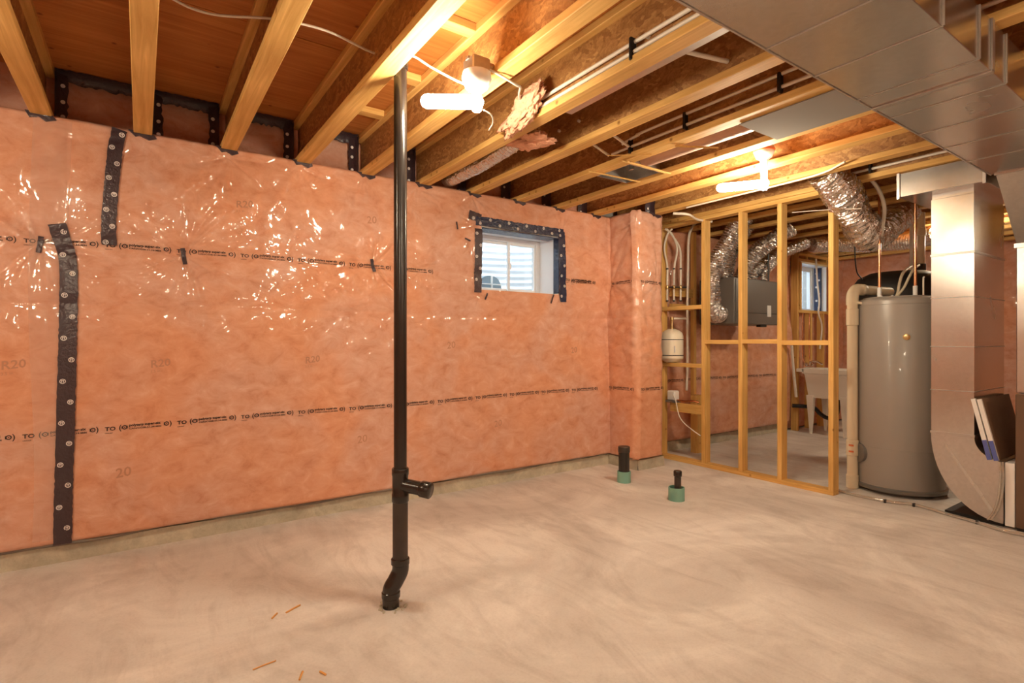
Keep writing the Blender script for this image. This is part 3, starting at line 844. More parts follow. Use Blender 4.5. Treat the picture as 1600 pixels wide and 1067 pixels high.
# ================================================================== TAPES ON THE WALL
def logos(film, name, pts, parent, every, width, r=0.0135, mat='logo', off=0.0135):
    d = 0; k = 0; parts = []
    acc = 0.05
    for a, b in zip(pts, pts[1:]):
        acc += (b - a).length
        if acc >= every:
            acc = 0; t = (b - a).normalized(); nn = Vector((t.y, -t.x)); c = a + nn * (width * 0.22 * (1 if k % 2 else -1)); k += 1
            parts = [ring2d(c.x, c.y, r * 0.72, r, 16), rect2d(c.x - r * .42, c.x - r * .18, c.y - r * .5, c.y + r * .5), rect2d(c.x + r * .12, c.x + r * .38, c.y - r * .5, c.y + r * .5), rect2d(c.x - r * .5, c.x + r * .5, c.y + r * .22, c.y + r * .48)]
            print_on(film, name, merge2d(*parts), lambda a, b: (a, b), mat, parent, off)
def wall_tape(pix, width, label, seed, every=0.105, mat='tape', film=main, marks=True, jag=0.002):
    path = []
    for u, v in pix:
        p = PY(u, v, YW - 0.02); path.append((p.x, min(p.z, 2.40)))
    o, pts = strip_on(film, 'seam_tape', path, width, mat, None, 0.010, 0.014, jag, seed)
    tag(o, label, 'tape')
    if marks: logos(film, 'printed_mark', pts, o, every, width)
    return o
wall_tape([(88, 348), (96, 374), (105, 400), (107, 440), (106, 520), (104, 600), (101, 690), (99, 760), (97, 852)], 0.078, 'long black seam tape running down the wall at far left', 1)
wall_tape([(187, 190), (180, 230), (174, 290), (170, 340), (170, 382)], 0.068, 'shorter black seam tape hanging from the ceiling line at left', 2, 0.085)
for i, (a, b, lb) in enumerate((((62, 367), (58, 393), 'small black tape tab left of the long seam tape'), ((286, 386), (290, 412), 'small black tape tab midway between seam tape and black pipe'),
                                ((583, 404), (587, 424), 'small black tape tab just left of the black pipe'), ((763, 458), (759, 468), 'thin black tab under the left end of the taped window'),
                                ((866, 460), (861, 474), 'thin black tab under the right end of the taped window'), ((714, 346), (716, 358), 'tiny black tab left of the taped window'),
                                ((727, 372), (736, 376), 'stub of black tape beside the left window tape'))):
    o = wall_tape([a, b], 0.024 if i < 3 else 0.014, lb, 10 + i, marks=False, jag=0.001)
# around window 1
WL, WR, WB, WT = W1
wt = thing('window_tape', 'dark blue-black tape framing the window in the pink wall', 'tape', (WL, YW, WR if False else WB))
def tp(nm, path, w, mt, seed):
    o, pts = strip_on(main, nm, path, w, mt, wt, 0.006, 0.013, 0.003, seed)
    rel(o)
    d = []
    bmk = []
    k = 0
    for i in range(3, len(pts) - 2, 7):
        c = pts[i]; k += 1; q = 0.018 * (1 if k % 2 else -1)
        t = (pts[i + 1] - pts[i]).normalized(); nn = Vector((t.y, -t.x)); c = c + nn * q
        bmk = [ring2d(c.x, c.y, 0.008, 0.0125, 12), rect2d(c.x - .003, c.x + .003, c.y - .006, c.y + .006)]
        print_on(main, 'printed_mark', merge2d(*bmk), lambda a, b: (a, b), 'logo', o, 0.0105)
tp('left_strip', [(W1[0] - .026, 2.12), (W1[0] - .030, 1.85), (W1[0] - .028, 1.60)], 0.070, 'tape', 3)
tp('right_strip', [(W1[1] + .022, 2.20), (W1[1] + .030, 1.9), (W1[1] + .046, 1.56)], 0.078, 'tapeblue', 4)
tp('top_strip', [(W1[0] - .05, 2.185), (W1[0] + .4, 2.178), (W1[1] + .05, 2.185)], 0.075, 'tapeblue', 5)
tp('corner_flap', [(W1[0] - .115, 2.225), (W1[0] + .0, 2.205)], 0.07, 'tape', 6)
# tape folded over the head and right reveal of the window
bm = bmesh.new(); add_box(bm, (W1[0] + .02, 3.76, W1[3] - .022), (W1[1] - .02, 3.90, W1[3] - .012)); rel(obj('folded_strip', bm, 'tapeblue', wt))
bm = bmesh.new(); add_box(bm, (W1[1] - .020, 3.745, W1[2] + .01), (W1[1] - .012, 3.82, W1[3] - .02)); rel(obj('folded_strip', bm, 'tapeblue', wt))
# window 2 tape
bm = bmesh.new(); add_box(bm, (8.205, 3.90, 1.64), (8.225, 4.0, 2.28)); o = obj('window_tape', bm, 'tapeblue')
tag(o, 'dark tape on the side of the small window above the tub', 'tape')
for k in range(6): lathe('printed_mark', [(0.016, 0), (0.016, 0.003)], (8.202, 3.93 + 0.035 * (k % 2), 1.70 + 0.1 * k), 'logo', o, 'X', 10)

# ================================================================== BLACK DRAIN STACK
PXX, PYY = 0.972, 2.30
st = thing('drain_stack', 'tall black plastic pipe rising from floor to joists', 'pipe', (PXX, PYY, 0))
zt_ = 0.625
lathe('upper_pipe', [(0.0295, zt_ - .02), (0.0295, 2.60)], (PXX, PYY, 0), 'abs', st, segs=28)
lathe('coupling', [(0.034, 2.44), (0.0355, 2.445), (0.0355, 2.50), (0.034, 2.505)], (PXX, PYY, 0), 'abs', st, segs=28)
lathe('tee_body', [(0.035, zt_ - .155), (0.0385, zt_ - .15), (0.0385, zt_ - .118), (0.036, zt_ - .112), (0.036, zt_ - .035), (0.0385, zt_ - .03), (0.0385, zt_ - .005), (0.036, zt_)], (PXX, PYY, 0), 'abs', st, segs=28)
br = Vector((0.55, -0.72, -0.10)).normalized(); c0 = Vector((PXX, PYY, zt_ - .075))
tube('branch', [c0 + br * 0.02, c0 + br * 0.115], 0.031, 'abs', st, 24, curve=False)
cl_ = tube('cleanout_plug', [c0 + br * 0.105, c0 + br * 0.11, c0 + br * 0.150, c0 + br * 0.153], [0.034, 0.037, 0.037, 0.034], 'abs', st, 24, curve=False)
lathe('lower_pipe', [(0.0345, 0.195), (0.0345, zt_ - .14)], (PXX, PYY, 0), 'abs_dusty', st, segs=28)
bx_ = PD(610, 950, 2.417)
off = Vector((bx_.x - PXX, bx_.y - PYY, 0))
off = Vector((-0.040, 0.012, 0))
B = Vector((PXX, PYY, 0))
tube('offset_elbow', [B + Vector((0, 0, .215)), B + Vector((0, 0, .16)), B + off * .5 + Vector((0, 0, .115)), B + off + Vector((0, 0, .075)), B + off + Vector((0, 0, .0))], [0.0375] * 33, 'abs', st, 24)
for (c, z) in ((B, .20), (B + off, .055)):
    lathe('hub', [(0.038, z - .014), (0.0415, z - .010), (0.0415, z + .012), (0.038, z + .016)], (c.x, c.y, 0), 'abs', st, segs=28)
bm = bmesh.new(); rnd = random.Random(4)
for k in range(26):
    a = rnd.uniform(0, 6.28); r = 0.043 + rnd.uniform(0, .028); add_lathe(bm, [(0.006, 0.0), (0.006, 0.004), (0.002, 0.008)], (PXX + off.x + r * math.cos(a), PYY + off.y + r * math.sin(a), 0), 'Z', 6)
rel(obj('grout_crumbs', bm, 'ledge', st))

# rough-in stubs
p = PZ(975, 753, 0.0)
s1 = thing('pipe_stub', 'thick black capped pipe stub standing in teal sleeve near wall', 'pipe', (p.x, p.y, 0))
lathe('sleeve', [(0.057, 0), (0.057, .095), (0.050, .095), (0.050, .06)], (p.x, p.y, 0), 'teal', s1)
lathe('stub_pipe', [(0.046, .05), (0.046, .29), (0.040, .29), (0.040, .26)], (p.x, p.y, 0), 'abs', s1)
lathe('cap', [(0.048, .255), (0.050, .258), (0.050, .300), (0.046, .305)], (p.x, p.y, 0), 'abs_dusty', s1)
p = PZ(1057, 781, 0.0)
s2 = thing('pipe_stub', 'thin black pipe stub in wide teal sleeve on open floor', 'pipe', (p.x, p.y, 0))
lathe('sleeve', [(0.060, 0), (0.060, .098), (0.053, .098), (0.053, .03)], (p.x, p.y, 0), 'teal', s2)
lathe('stub_pipe', [(0.0255, .02), (0.0255, .19)], (p.x + .008, p.y - .005, 0), 'abs_dusty', s2)
lathe('cap', [(0.027, .178), (0.031, .182), (0.031, .215), (0.027, .222)], (p.x + .008, p.y - .005, 0), 'abs', s2)

# ================================================================== LAMPS
M['lamp'] = mat_emit('glowing_lamp_glass', LAMP_COLOR, LAMP_POWER)
def lamp(x, y, zd, zl, ang, L, name, label, rad=0.030, band=False):
    t = thing(name, label, 'lamp', (x, y, zd), None)
    lathe('holder_base', [(0.030, 0.075), (0.062, 0.070), (0.066, 0.045), (0.060, 0.030), (0.050, 0.006), (0.034, -0.004), (0.030, -0.010)][::-1], (x, y, zd), 'porc', t)
    if band: lathe('orange_band', [(0.0665, 0.044), (0.0685, 0.047), (0.0685, 0.060), (0.0655, 0.063)], (x, y, zd), 'orange', t)
    lathe('socket', [(0.018, zl + rad - zd), (0.021, zl + rad - zd + .004), (0.025, -0.012), (0.030, -0.006)], (x, y, zd), 'porc', t, segs=18)
    d = Vector((math.cos(ang), math.sin(ang), 0))
    a = Vector((x, y, zl)) - d * 0.03; b = Vector((x, y, zl)) + d * L
    pth, rs = [], []
    for k in range(7):
        q = math.pi / 2 * k / 6; pth.append(a - d * (rad * math.cos(q)) + d * rad); rs.append(max(1e-3, rad * math.sin(q)))
    for k in range(7):
        q = math.pi / 2 * (1 - k / 6); pth.append(b + d * (rad * math.cos(q)) - d * rad); rs.append(max(1e-3, rad * math.sin(q)))
    tube('glowing_tube', pth, rs, M['lamp'], t, 14, curve=False)
    lathe('bulb_cap', [(0.017, -.040), (0.024, -.03), (0.027, 0.0), (0.024, 0.022)], (x, y, zl), M['lamp'], t, segs=14)
    box('ceiling_box', (x - .045, y - .045, zd + .068), (x + .045, y + .045, zd + .13), 'galvdull', t, 0.006)
    box('mounting_bar', (x - .05, y - .012, zd + .118), (x + .085, y + .012, zd + .13), 'galvdull', t)
    return t
lamp(1.215, 2.03, 2.308, 2.252, math.atan2(0.12, -0.19), 0.245, 'ceiling_lamp', 'nearer glowing tube bulb in white ceiling socket beside the black pipe')
lamp(3.455, 2.01, 2.432, 2.262, math.atan2(0.26, -0.18), 0.30, 'ceiling_lamp', 'farther glowing tube bulb in orange-banded socket before the stud partition', 0.029, True)
# first continues the visible row; the other four unseen lamps are added for fill
for i, (x, y) in enumerate(((-1.04, 2.02), (1.2, -0.9), (-1.04, -0.9), (6.75, 1.85), (3.4, -2.3))):
    lamp(x, y, 2.355, 2.262, 2.6 if i != 3 else 0.0, 0.25, 'ceiling_lamp', 'glowing tube bulb beyond the view, %s' % ('on the wall side at left', 'added for fill straight behind the viewer', 'added for fill behind the viewer at left', 'added for fill, hidden behind the tall return duct', 'added for fill far behind the viewer at right')[i])

# ================================================================== CEILING RUNS
def cable(pts, r, label, mat='pex', name='cable', segs=8):
    o = tube(name, pts, r, mat, None, segs, 7); return tag(o, label, 'cable')
cable([PZ(262, -6, 2.56), PZ(300, 13, 2.55), PZ(345, 24, 2.54), PZ(430, 30, 2.54), PZ(510, 48, 2.54), PZ(590, 85, 2.54), PZ(640, 86, 2.53), PZ(672, 104, 2.49), PZ(705, 122, 2.44), PZ(727, 132, 2.40)], 0.0055, 'thin white cable sagging across the left joists to the nearer bulb')
cable([(1.26, 2.02, 2.41), (1.33, 2.0, 2.385), (1.42, 2.02, 2.38), (1.50, 2.1, 2.42), (1.60, 2.25, 2.47), (1.72, 2.4, 2.49)], 0.006, 'white cable looping from the nearer bulb toward the pink fluff')
cable([PZ(756, 172, 2.26), PZ(768, 180, 2.27), PZ(770, 192, 2.29), PZ(764, 203, 2.30)], 0.0035, 'pull string hanging under the nearer bulb', name='pull_string')
def pexpair(pp, r, label, clips, name='water_tube'):
    t = thing(name, label, 'pipe', pp[0][0])
    for pts in pp: tube('tube', pts, r, 'pex', t, 10, 4)
    for c in clips:
        box('clip', (c[0] - .022, c[1] - .008, c[2] - .022), (c[0] + .016, c[1] + .008, c[2] + .078), 'black', t, 0.004)
    return t
X5 = jx[5]
pexpair([[(X5 - .035, 2.32, 2.452), (X5 - .032, 1.6, 2.455), (X5 - .032, 1.0, 2.452), (X5 - .032, -1.5, 2.453)], [(X5 - .028, 2.36, 2.497), (X5 - .026, 1.6, 2.50), (X5 - .026, 1.0, 2.498), (X5 - .026, -1.5, 2.50)]], 0.0095,
        'pair of white water tubes clipped along joist above the pink fluff', [(X5 - .03, 2.28, 2.44), (X5 - .03, 1.62, 2.44)])
X7 = jx[7]
pexpair([[(X7 - .07, 2.50, 2.50), (X7 - .045, 2.38, 2.53), (X7 - .04, 2.0, 2.54), (X7 - .04, -1.5, 2.54)], [(X7 - .04, 2.62, 2.475), (X7 - .04, 2.2, 2.475), (X7 - .04, 1.6, 2.475), (X7 - .04, -1.5, 2.475)]], 0.0095,
        'pair of white water tubes in the dark bay right of duct edge', [(X7 - .04, 2.02, 2.47), (X7 - .04, 2.45, 2.45), (X7 - .04, 1.45, 2.47)])
o = tube('water_tube', [(jx[5] - .03, 1.55, 2.50), (jx[5] + .1, 1.56, 2.50), (jx[5] + .25, 1.53, 2.50), (jx[6] - .01, 1.47, 2.49)], 0.0105, 'pex'); tag(o, 'short white tube crossing between sixth and seventh joists', 'pipe')
for k, yy in enumerate((2.66, 2.47)):
    o = tube('water_tube', [(jx[6] - .02, yy + .02, 2.56), (jx[6] + .2, yy, 2.54), (jx[7] - .05, yy - .02, 2.47)], 0.009, 'pex'); tag(o, ('white crossing tube nearer the wall, in bay above the window', 'white crossing tube farther from wall, in bay above the window')[k], 'pipe')
X11 = jx[11]
pexpair([[(X11 - .04, 1.95, 2.47), (X11 - .04, 1.5, 2.47), (X11 - .04, .9, 2.47)], [(X11 - .04, 1.98, 2.52), (X11 - .04, 1.5, 2.52), (X11 - .04, .9, 2.52)]], 0.010,
        'pair of pale tubes along joist above the square duct box', [(X11 - .04, 1.75, 2.46)])
cable([(4.0, 3.05, 2.392), (4.0, 2.75, 2.392), (4.0, 2.3, 2.392), (3.98, 1.9, 2.394), (3.90, 1.7, 2.41)], 0.007, 'white cable stapled under joist behind the farther bulb')
cable([PZ(1052, 330, 2.40) + Vector((0, 0, -.02)), PZ(1075, 335, 2.36), PD(1090, 343, 5.1), PD(1112, 346, 5.2)], 0.012, 'thick white cable bending into top of the leftmost full stud', name='cable')
# wood blocking under subfloor beside the stack
for i, (yy, lb) in enumerate(((3.37, 'nearest the wall'), (2.81, 'behind the black pipe top'), (2.21, 'nearest the viewer'))):
    o = box('wood_blocking', (jx[3] + .046, yy - .035, ZS - .04), (jx[4] - .046, yy + .035, ZS - .002), 'studX', None, 0.002)
    tag(o, 'short wooden block between fourth and fifth joists, ' + lb, 'block', 'short blocks under the subfloor')
# silver flex duct in joist bay
fx = flex('flexible_duct', [(2.02, 3.84, 2.50), (2.01, 3.4, 2.485), (1.99, 2.95, 2.49), (1.98, 2.65, 2.52)], 0.062, 'foil', None, 3, 0.03, 0.06); tag(fx, 'silver flexible duct lying in joist bay left of the window', 'duct')
# hanging glass wool
def fluff(name, c, sx, sy, sz, seed, label, tilt=0.0):
    bm = bmesh.new(); bmesh.ops.create_icosphere(bm, subdivisions=5, radius=1.0)
    off_ = Vector((seed * 3.1, 1.7, 0.3))
    for v in bm.verts:
        n = v.co.normalized()
        d = 1 + 0.55 * mnoise.noise(n * 1.6 + off_) + 0.30 * mnoise.noise(n * 4 + off_) + 0.20 * mnoise.noise(n * 11 + off_)
        v.co = Vector((n.x * sx * d, n.y * sy * d, n.z * sz * d))
    bm.transform(Matrix.Translation(c) @ Matrix.Rotation(tilt, 4, 'X') )
    o = obj(name, bm, 'fluff', None, True); return tag(o, label, 'insulation')
fluff('insulation_scrap', PZ(818, 172, 2.45), 0.045, 0.17, 0.075, 1, 'torn pink glass wool hanging right of the nearer bulb', -0.35)
fluff('insulation_scrap', PZ(826, 221, 2.44), 0.11, 0.16, 0.035, 2, 'lower flap of pink glass wool stuffed beside the silver duct', 0.1)
# boot and insulated round duct in bay
bo = thing('duct_boot', 'dark open metal boot between joists above the window', 'duct', (2.90, 2.72, ZJ))
bm = bmesh.new()
for lo, hi in (((2.745, 2.56, 2.41), (2.75, 2.88, 2.55)), ((3.05, 2.56, 2.41), (3.055, 2.88, 2.55)), ((2.75, 2.56, 2.41), (3.05, 2.565, 2.55)), ((2.75, 2.875, 2.41), (3.05, 2.88, 2.55)), ((2.745, 2.56, 2.55), (3.055, 2.88, 2.555))): add_box(bm, lo, hi)
rel(obj('boot_walls', bm, 'galvdull', bo)); box('inner_tab', (2.93, 2.70, 2.45), (2.945, 2.74, 2.55), 'galv', bo)
o = tube('round_duct', [(2.90, 2.57, 2.485), (2.90, 2.3, 2.48), (2.90, 2.0, 2.48), (2.905, 1.70, 2.48)], 0.064, simple('pink_foil_wrap', (0.55, 0.36, 0.28), 0.55, 0.0, bump=0.5, bscale=30), None, 20); tag(o, 'pinkish wrapped round duct running from boot between joists', 'duct')
pan = box('sheet_metal_pan', (jx[7] + .03, 1.06, 2.392), (jx[8] - .03, 1.72, 2.397), simple('dull_grey_sheet', (0.26, 0.235, 0.21), 0.95, 0.0, spec=0.1)); tag(pan, 'grey sheet metal closing joist bay beside the big duct', 'sheet metal')
bm = bmesh.new(); add_prism(bm, [(jx[5] + .05, 1.06, 2.43), (jx[5] + .13, 1.06, 2.43), (jx[5] + .13, 1.06, 2.50), (jx[5] + .05, 1.06, 2.47)], (0, 1.15, 0)); o = obj('metal_channel', bm, 'galvdull'); tag(o, 'thin grey metal channel along the sixth joist', 'sheet metal')
for i, (a, b, lb) in enumerate((((920, 267), (1000, 284), 'thin wooden lath under joists, left of the duct boot'), ((972, 251), (1040, 270), 'thin wooden lath crossing the duct boot'), ((980, 252), (1048, 271), 'second thin wooden lath crossing the duct boot'),
                                ((948, 243), (1018, 241), 'very thin pale lath above the duct boot'), ((1055, 228), (1122, 231), 'grey-brown lath across the pinkish round duct'))):
    A, Bq = PZ(*a, 2.393), PZ(*b, 2.393)
    o = tube('wood_lath', [A, Bq], 0.006 if i != 3 else 0.003, 'studX', None, 4, curve=False, smooth=False); tag(o, lb, 'lath')

# ================================================================== STUD PARTITION
XP0, XP1 = 4.425, 4.514
sp = thing('stud_partition', 'open wooden stud partition dividing off the utility corner', 'partition', (4.47, 2.85, 0))
ys = [3.70, 3.187, 2.80, 2.44, 2.03]
for yv in ys: box('stud', (XP0, yv - .019, 0.038), (XP1, yv + .019, 2.362), 'studZ', sp, 0.002)
box('bottom_plate', (XP0, 2.011, 0.0), (XP1, 3.74, 0.038), 'studY', sp, 0.002)
box('top_plate', (XP0, 2.011, 2.362), (XP1, 3.74, 2.399), 'studY', sp, 0.002)
for a, b, z in ((ys[1], ys[2], 1.195), (ys[2], ys[3], 1.20), (ys[3], ys[4], 1.19)):
    box('blocking', (XP0, b + .019, z - .019), (XP1, a - .019, z + .019), 'studY', sp, 0.002)
for z in (1.535, 0.965):
    box('blocking', (XP0, ys[1] + .019, z - .019), (XP1, ys[0] - .019, z + .019), 'studY', sp, 0.002)
box('blocking', (XP0 + .03, ys[1] + .019, .49), (XP0 + .068, ys[0] - .1, .579), 'studY', sp, 0.002)
# manifold and tank bay
mf = thing('water_manifold', 'three looping white tubes with valves behind leftmost partition bay', 'plumbing', (4.75, 3.66, 1.5))
box('backboard', (4.62, 3.705, 1.68), (4.97, 3.743, 1.77), 'studX', mf); box('backboard', (4.62, 3.705, 1.535), (4.97, 3.743, 1.60), 'studX', mf)
for k, (u, dx) in enumerate(((1042.5, 0.0), (1053, 0.0), (1063.5, 0.0))):
    b = PY(u, 470, 3.66); m_ = PY(u + (0 if k != 1 else 1), 415, 3.66)
    tops = [PY(1045, 366, 3.62), PY(1058, 385, 3.62), PY(1062, 388, 3.62)][k]
    pts = [b, PY(u, 440, 3.66), m_, PY((1038, 1058, 1062)[k], 388, 3.64), PY((1043, 1050, 1049)[k], 366, 3.62), PY((1050, 1040, 1042)[k], 358, 3.60)]
    tube('loop_tube', pts, 0.0105, 'pex', mf, 8, 6)
    c = PY(u, 449, 3.66)
    lathe('valve', [(0.016, -.02), (0.020, -.012), (0.020, .012), (0.016, .02)], c, 'brass', mf, segs=12)
    tube('valve_handle', [c + Vector((0, -.02, 0)), c + Vector((.06, -.025, .004))], 0.008, 'black', mf, 6, curve=False)
    for vv in (420, 470):
        lathe('collar', [(0.013, -.006), (0.015, 0), (0.013, .006)], PY(u, vv, 3.66), 'black', mf, segs=10)
o = tube('water_tube', [PY(1090, 345, 3.6), PY(1081, 356, 3.62), PY(1076, 374, 3.64), PY(1075, 420, 3.65), PY(1074, 480, 3.65), PY(1074, 560, 3.65), PY(1073, 610, 3.65)], 0.013, 'pex', None, 8); tag(o, 'long upright white tube behind the leftmost partition bay', 'pipe')
ws = box('wall_stud', (4.98, 3.70, 0.1), (5.02, 3.745, 2.40), 'studZ'); tag(ws, 'upright stud on the wall behind leftmost partition bay', 'stud')
ws = box('wall_stud', (4.91, 3.60, 0.0), (5.02, 3.69, 0.62), 'studZ'); tag(ws, 'short brown post behind leftmost partition bay', 'stud')
tc_ = PX(1049, 565, 4.47)
tk = thing('expansion_tank', 'cream pressure tank on wooden block beside the wall jog', 'tank', (4.48, tc_.y, .984))
tr_ = 0.112
lathe('tank_body', [(0.05, 0), (0.085, .012), (tr_, .045), (tr_, .27), (0.10, .305), (0.07, .33), (0.03, .345)], (4.48, tc_.y, .984), 'tank', tk, segs=32)
for z in (.075, .235): lathe('weld_band', [(tr_ + .0005, z - .004), (tr_ + .003, z), (tr_ + .0005, z + .004)], (4.48, tc_.y, .984), 'grub', tk, segs=32)
lathe('neck', [(0.022, .335), (0.022, .36), (0.013, .365), (0.013, .43), (0.019, .435), (0.019, .465)], (4.48, tc_.y, .984), 'brass', tk, segs=14)
tube('connector', [(4.48, tc_.y, 1.435), (4.62, tc_.y - .08, 1.437)], 0.011, 'pex', tk, 8, curve=False)
box('label_plate', (4.405, tc_.y - .10, 1.09), (4.409, tc_.y - .045, 1.155), 'white', tk)
sm = thing('pump_box', 'small white device with grey base on lower wooden block', 'pump', (4.46, 3.60, .579))
box('housing', (4.44, 3.53, .60), (4.52, 3.63, .70), 'white', sm, 0.012); box('base', (4.43, 3.52, .579), (4.53, 3.64, .602), 'dgrey', sm, 0.004)
tube('outlet', [(4.48, 3.53, .605), (4.49, 3.45, .60), (4.50, 3.36, .61), (4.52, 3.30, .60)], 0.010, 'copper', sm, 8)
cable([(4.44, 3.55, .66), (4.42, 3.50, .60), (4.415, 3.46, .47), (4.412, 3.40, .40), (4.414, 3.30, .34), (4.418, 3.21, .295)], 0.005, 'pale wire drooping from the small white device to a stud')
o = tube('foam_strip', [(4.30, 3.62, 0.0), (4.31, 3.63, .09), (4.30, 3.66, .22)], 0.012, 'grub', None, 6); tag(o, 'dark strip leaning at base of the wall jog', 'strip')

cable([PX(1238, 332, 4.41), PX(1275, 329, 4.408), PX(1310, 327, 4.408), PX(1346, 326, 4.41)], 0.003, 'thin pale string stretched across the last two partition studs')
# ventilator box with foil ducts
hv = thing('air_exchanger', 'dark grey ventilation box hung high behind the partition', 'ventilator', (5.5, 3.5, 1.38))
box('cabinet', (5.10, 3.30, 1.385), (5.98, 3.72, 1.875), 'dgrey', hv, 0.006)
box('door_panel', (5.13, 3.292, 1.51), (5.95, 3.30, 1.865), 'dgrey', hv, 0.003); box('lower_panel', (5.13, 3.292, 1.39), (5.95, 3.30, 1.50), 'dgrey', hv, 0.003)
box('rating_label', (5.72, 3.286, 1.475), (5.79, 3.292, 1.60), 'white', hv); box('drain_foot', (5.62, 3.31, 1.36), (5.74, 3.36, 1.385), 'black', hv)
box('hanging_strap', (5.25, 3.33, 1.875), (5.28, 3.335, 2.45), 'black', hv); box('hanging_strap', (5.80, 3.33, 1.875), (5.83, 3.335, 2.45), 'black', hv)
def fduct(pts, r, seed, label, p=0.026, cr=0.14):
    o = flex('foil_duct', pts, r, 'foil', None, seed, p, cr); return tag(o, label, 'duct', 'foil ducts around the ventilation box')
fduct([(4.98, 3.10, 2.52), (4.95, 3.16, 2.36), (4.86, 3.30, 2.08), (4.80, 3.36, 1.82), (4.80, 3.36, 1.62), (4.85, 3.38, 1.52), (4.96, 3.42, 1.485), (5.09, 3.46, 1.50)], 0.088, 1, 'foil duct curling down to the left side of ventilation box')
fduct([(5.40, 3.30, 2.50), (5.30, 3.40, 2.30), (5.22, 3.46, 2.08), (5.20, 3.48, 1.88)], 0.088, 2, 'foil duct on left end of the ventilation box top')
fduct([(5.72, 3.02, 2.42), (5.60, 3.16, 2.30), (5.50, 3.34, 2.12), (5.45, 3.44, 1.88)], 0.085, 3, 'foil duct rising behind second full stud to the joists')
fduct([(6.25, 3.30, 2.28), (6.02, 3.36, 2.20), (5.80, 3.42, 2.06), (5.70, 3.45, 1.95), (5.70, 3.45, 1.88)], 0.062, 4, 'slim foil duct bending onto the ventilation box top')
fduct([(6.30, 3.15, 2.34), (6.08, 3.30, 2.22), (5.93, 3.42, 2.05), (5.90, 3.45, 1.88)], 0.062, 5, 'foil duct at right end of the ventilation box top')
fduct([(6.35, 3.12, 2.31), (6.7, 2.98, 2.34), (7.0, 2.75, 2.325), (7.0, 2.3, 2.31), (6.75, 2.05, 2.32)], 0.085, 6, 'long ribbed foil duct running level before the end window', 0.03, 0.05)

# framing and window of utility end
fr = thing('window_framing', 'lumber framing around the window above the laundry tub', 'framing', (7.75, 3.80, 0))
for x, za, zb in ((7.26, 0, 2.398), (8.30, 0, 2.398), (7.62, 0, 1.59), (7.96, 0, 1.59), (7.34, 1.63, 2.28)):
    box('stud', (x - .019, 3.745, za), (x + .019, 3.834, zb), 'studZ', fr, 0.002)
box('sill_plate', (7.28, 3.745, 1.59), (8.28, 3.834, 1.628), 'studX', fr, 0.002)
box('header', (7.28, 3.745, 2.285), (8.28, 3.834, 2.32), 'studX', fr, 0.002); box('top_plate', (7.24, 3.745, 2.36), (8.32, 3.834, 2.398), 'studX', fr, 0.002)
for x in (7.5, 7.75, 8.05): box('cripple', (x - .019, 3.745, 2.32), (x + .019, 3.834, 2.36), 'studZ', fr)
cable([PY(1275, 405, 3.73), PY(1277, 440, 3.72), PY(1280, 470, 3.70), PY(1279, 490, 3.70), PY(1284, 510, 3.70), PY(1281, 545, 3.70)], 0.012, 'white cable hanging in front of the window above tub')

# laundry tub
tb_ = thing('laundry_tub', 'white plastic laundry tub on legs under the end window', 'sink', (7.38, 3.35, 0))
x0, x1, y0_, y1_ = 7.12, 7.66, 3.06, 3.62
bm = bmesh.new()
def quadring(bm, specs):
    rows = []
    for (i, z) in specs:
        rows.append([bm.verts.new(p) for p in ((x0 + i, y0_ + i, z), (x1 - i, y0_ + i, z), (x1 - i, y1_ - i, z), (x0 + i, y1_ - i, z))])
    for a, b in zip(rows, rows[1:]):
        for k in range(4): bm.faces.new((a[k], a[(k + 1) % 4], b[(k + 1) % 4], b[k]))
    return rows
rows = quadring(bm, [(0.055, .47), (0.020, .77), (0.0, .79), (0.0, .84), (0.035, .845), (0.045, .80), (0.075, .50)])
bm.faces.new(rows[0][::-1]); bm.faces.new(rows[-1])
bmesh.ops.recalc_face_normals(bm, faces=bm.faces[:])
rel(obj('basin', bm, 'sink', tb_)); box('back_ledge', (x0, y1_ - .02, .80), (x1, y1_ + .08, .845), 'sink', tb_, 0.006)
for cx, cy in ((x0 + .075, y0_ + .075), (x1 - .075, y0_ + .075), (x0 + .075, y1_ - .075), (x1 - .075, y1_ - .075)):
    bm = bmesh.new(); r0, r1 = 0.012, 0.042
    a = [bm.verts.new((cx + i * r0, cy + j * r0, 0)) for i, j in ((-1, -1), (1, -1), (1, 1), (-1, 1))]; b = [bm.verts.new((cx + i * r1, cy + j * r1, .50)) for i, j in ((-1, -1), (1, -1), (1, 1), (-1, 1))]
    bm.faces.new(a[::-1]); bm.faces.new(b)
    for k in range(4): bm.faces.new((a[k], a[(k + 1) % 4], b[(k + 1) % 4], b[k]))
    rel(obj('leg', bm, 'sink', tb_))
fc = thing('faucet', 'chrome faucet on the back ledge of the laundry tub', 'faucet', (7.38, 3.66, .845))
box('faucet_body', (7.26, 3.645, .845), (7.50, 3.685, .885), 'chrome', fc, 0.01)
tube('spout', [(7.38, 3.66, .88), (7.38, 3.64, .93), (7.37, 3.56, .935), (7.36, 3.48, .90)], 0.011, 'chrome', fc)
for x in (7.29, 7.47): lathe('faucet_handle', [(0.012, .035), (0.024, .045), (0.024, .065), (0.015, .075)], (x, 3.66, .845), 'chrome', fc, segs=12)
for x in (7.29, 7.47): tube('supply_tube', [(x, 3.67, .90), (x, 3.70, 1.0), (x + .01, 3.71, 1.3), (x + .02, 3.71, 1.58)], 0.007, 'copper', fc, 8)
o = tube('drain_trap', [(7.38, 3.30, .47), (7.38, 3.30, .33), (7.36, 3.32, .24), (7.32, 3.40, .21), (7.28, 3.47, .26), (7.25, 3.53, .33), (7.20, 3.62, .345), (7.10, 3.74, .35)], 0.026, 'abs', None, 12); tag(o, 'black drain trap under the laundry tub', 'pipe')
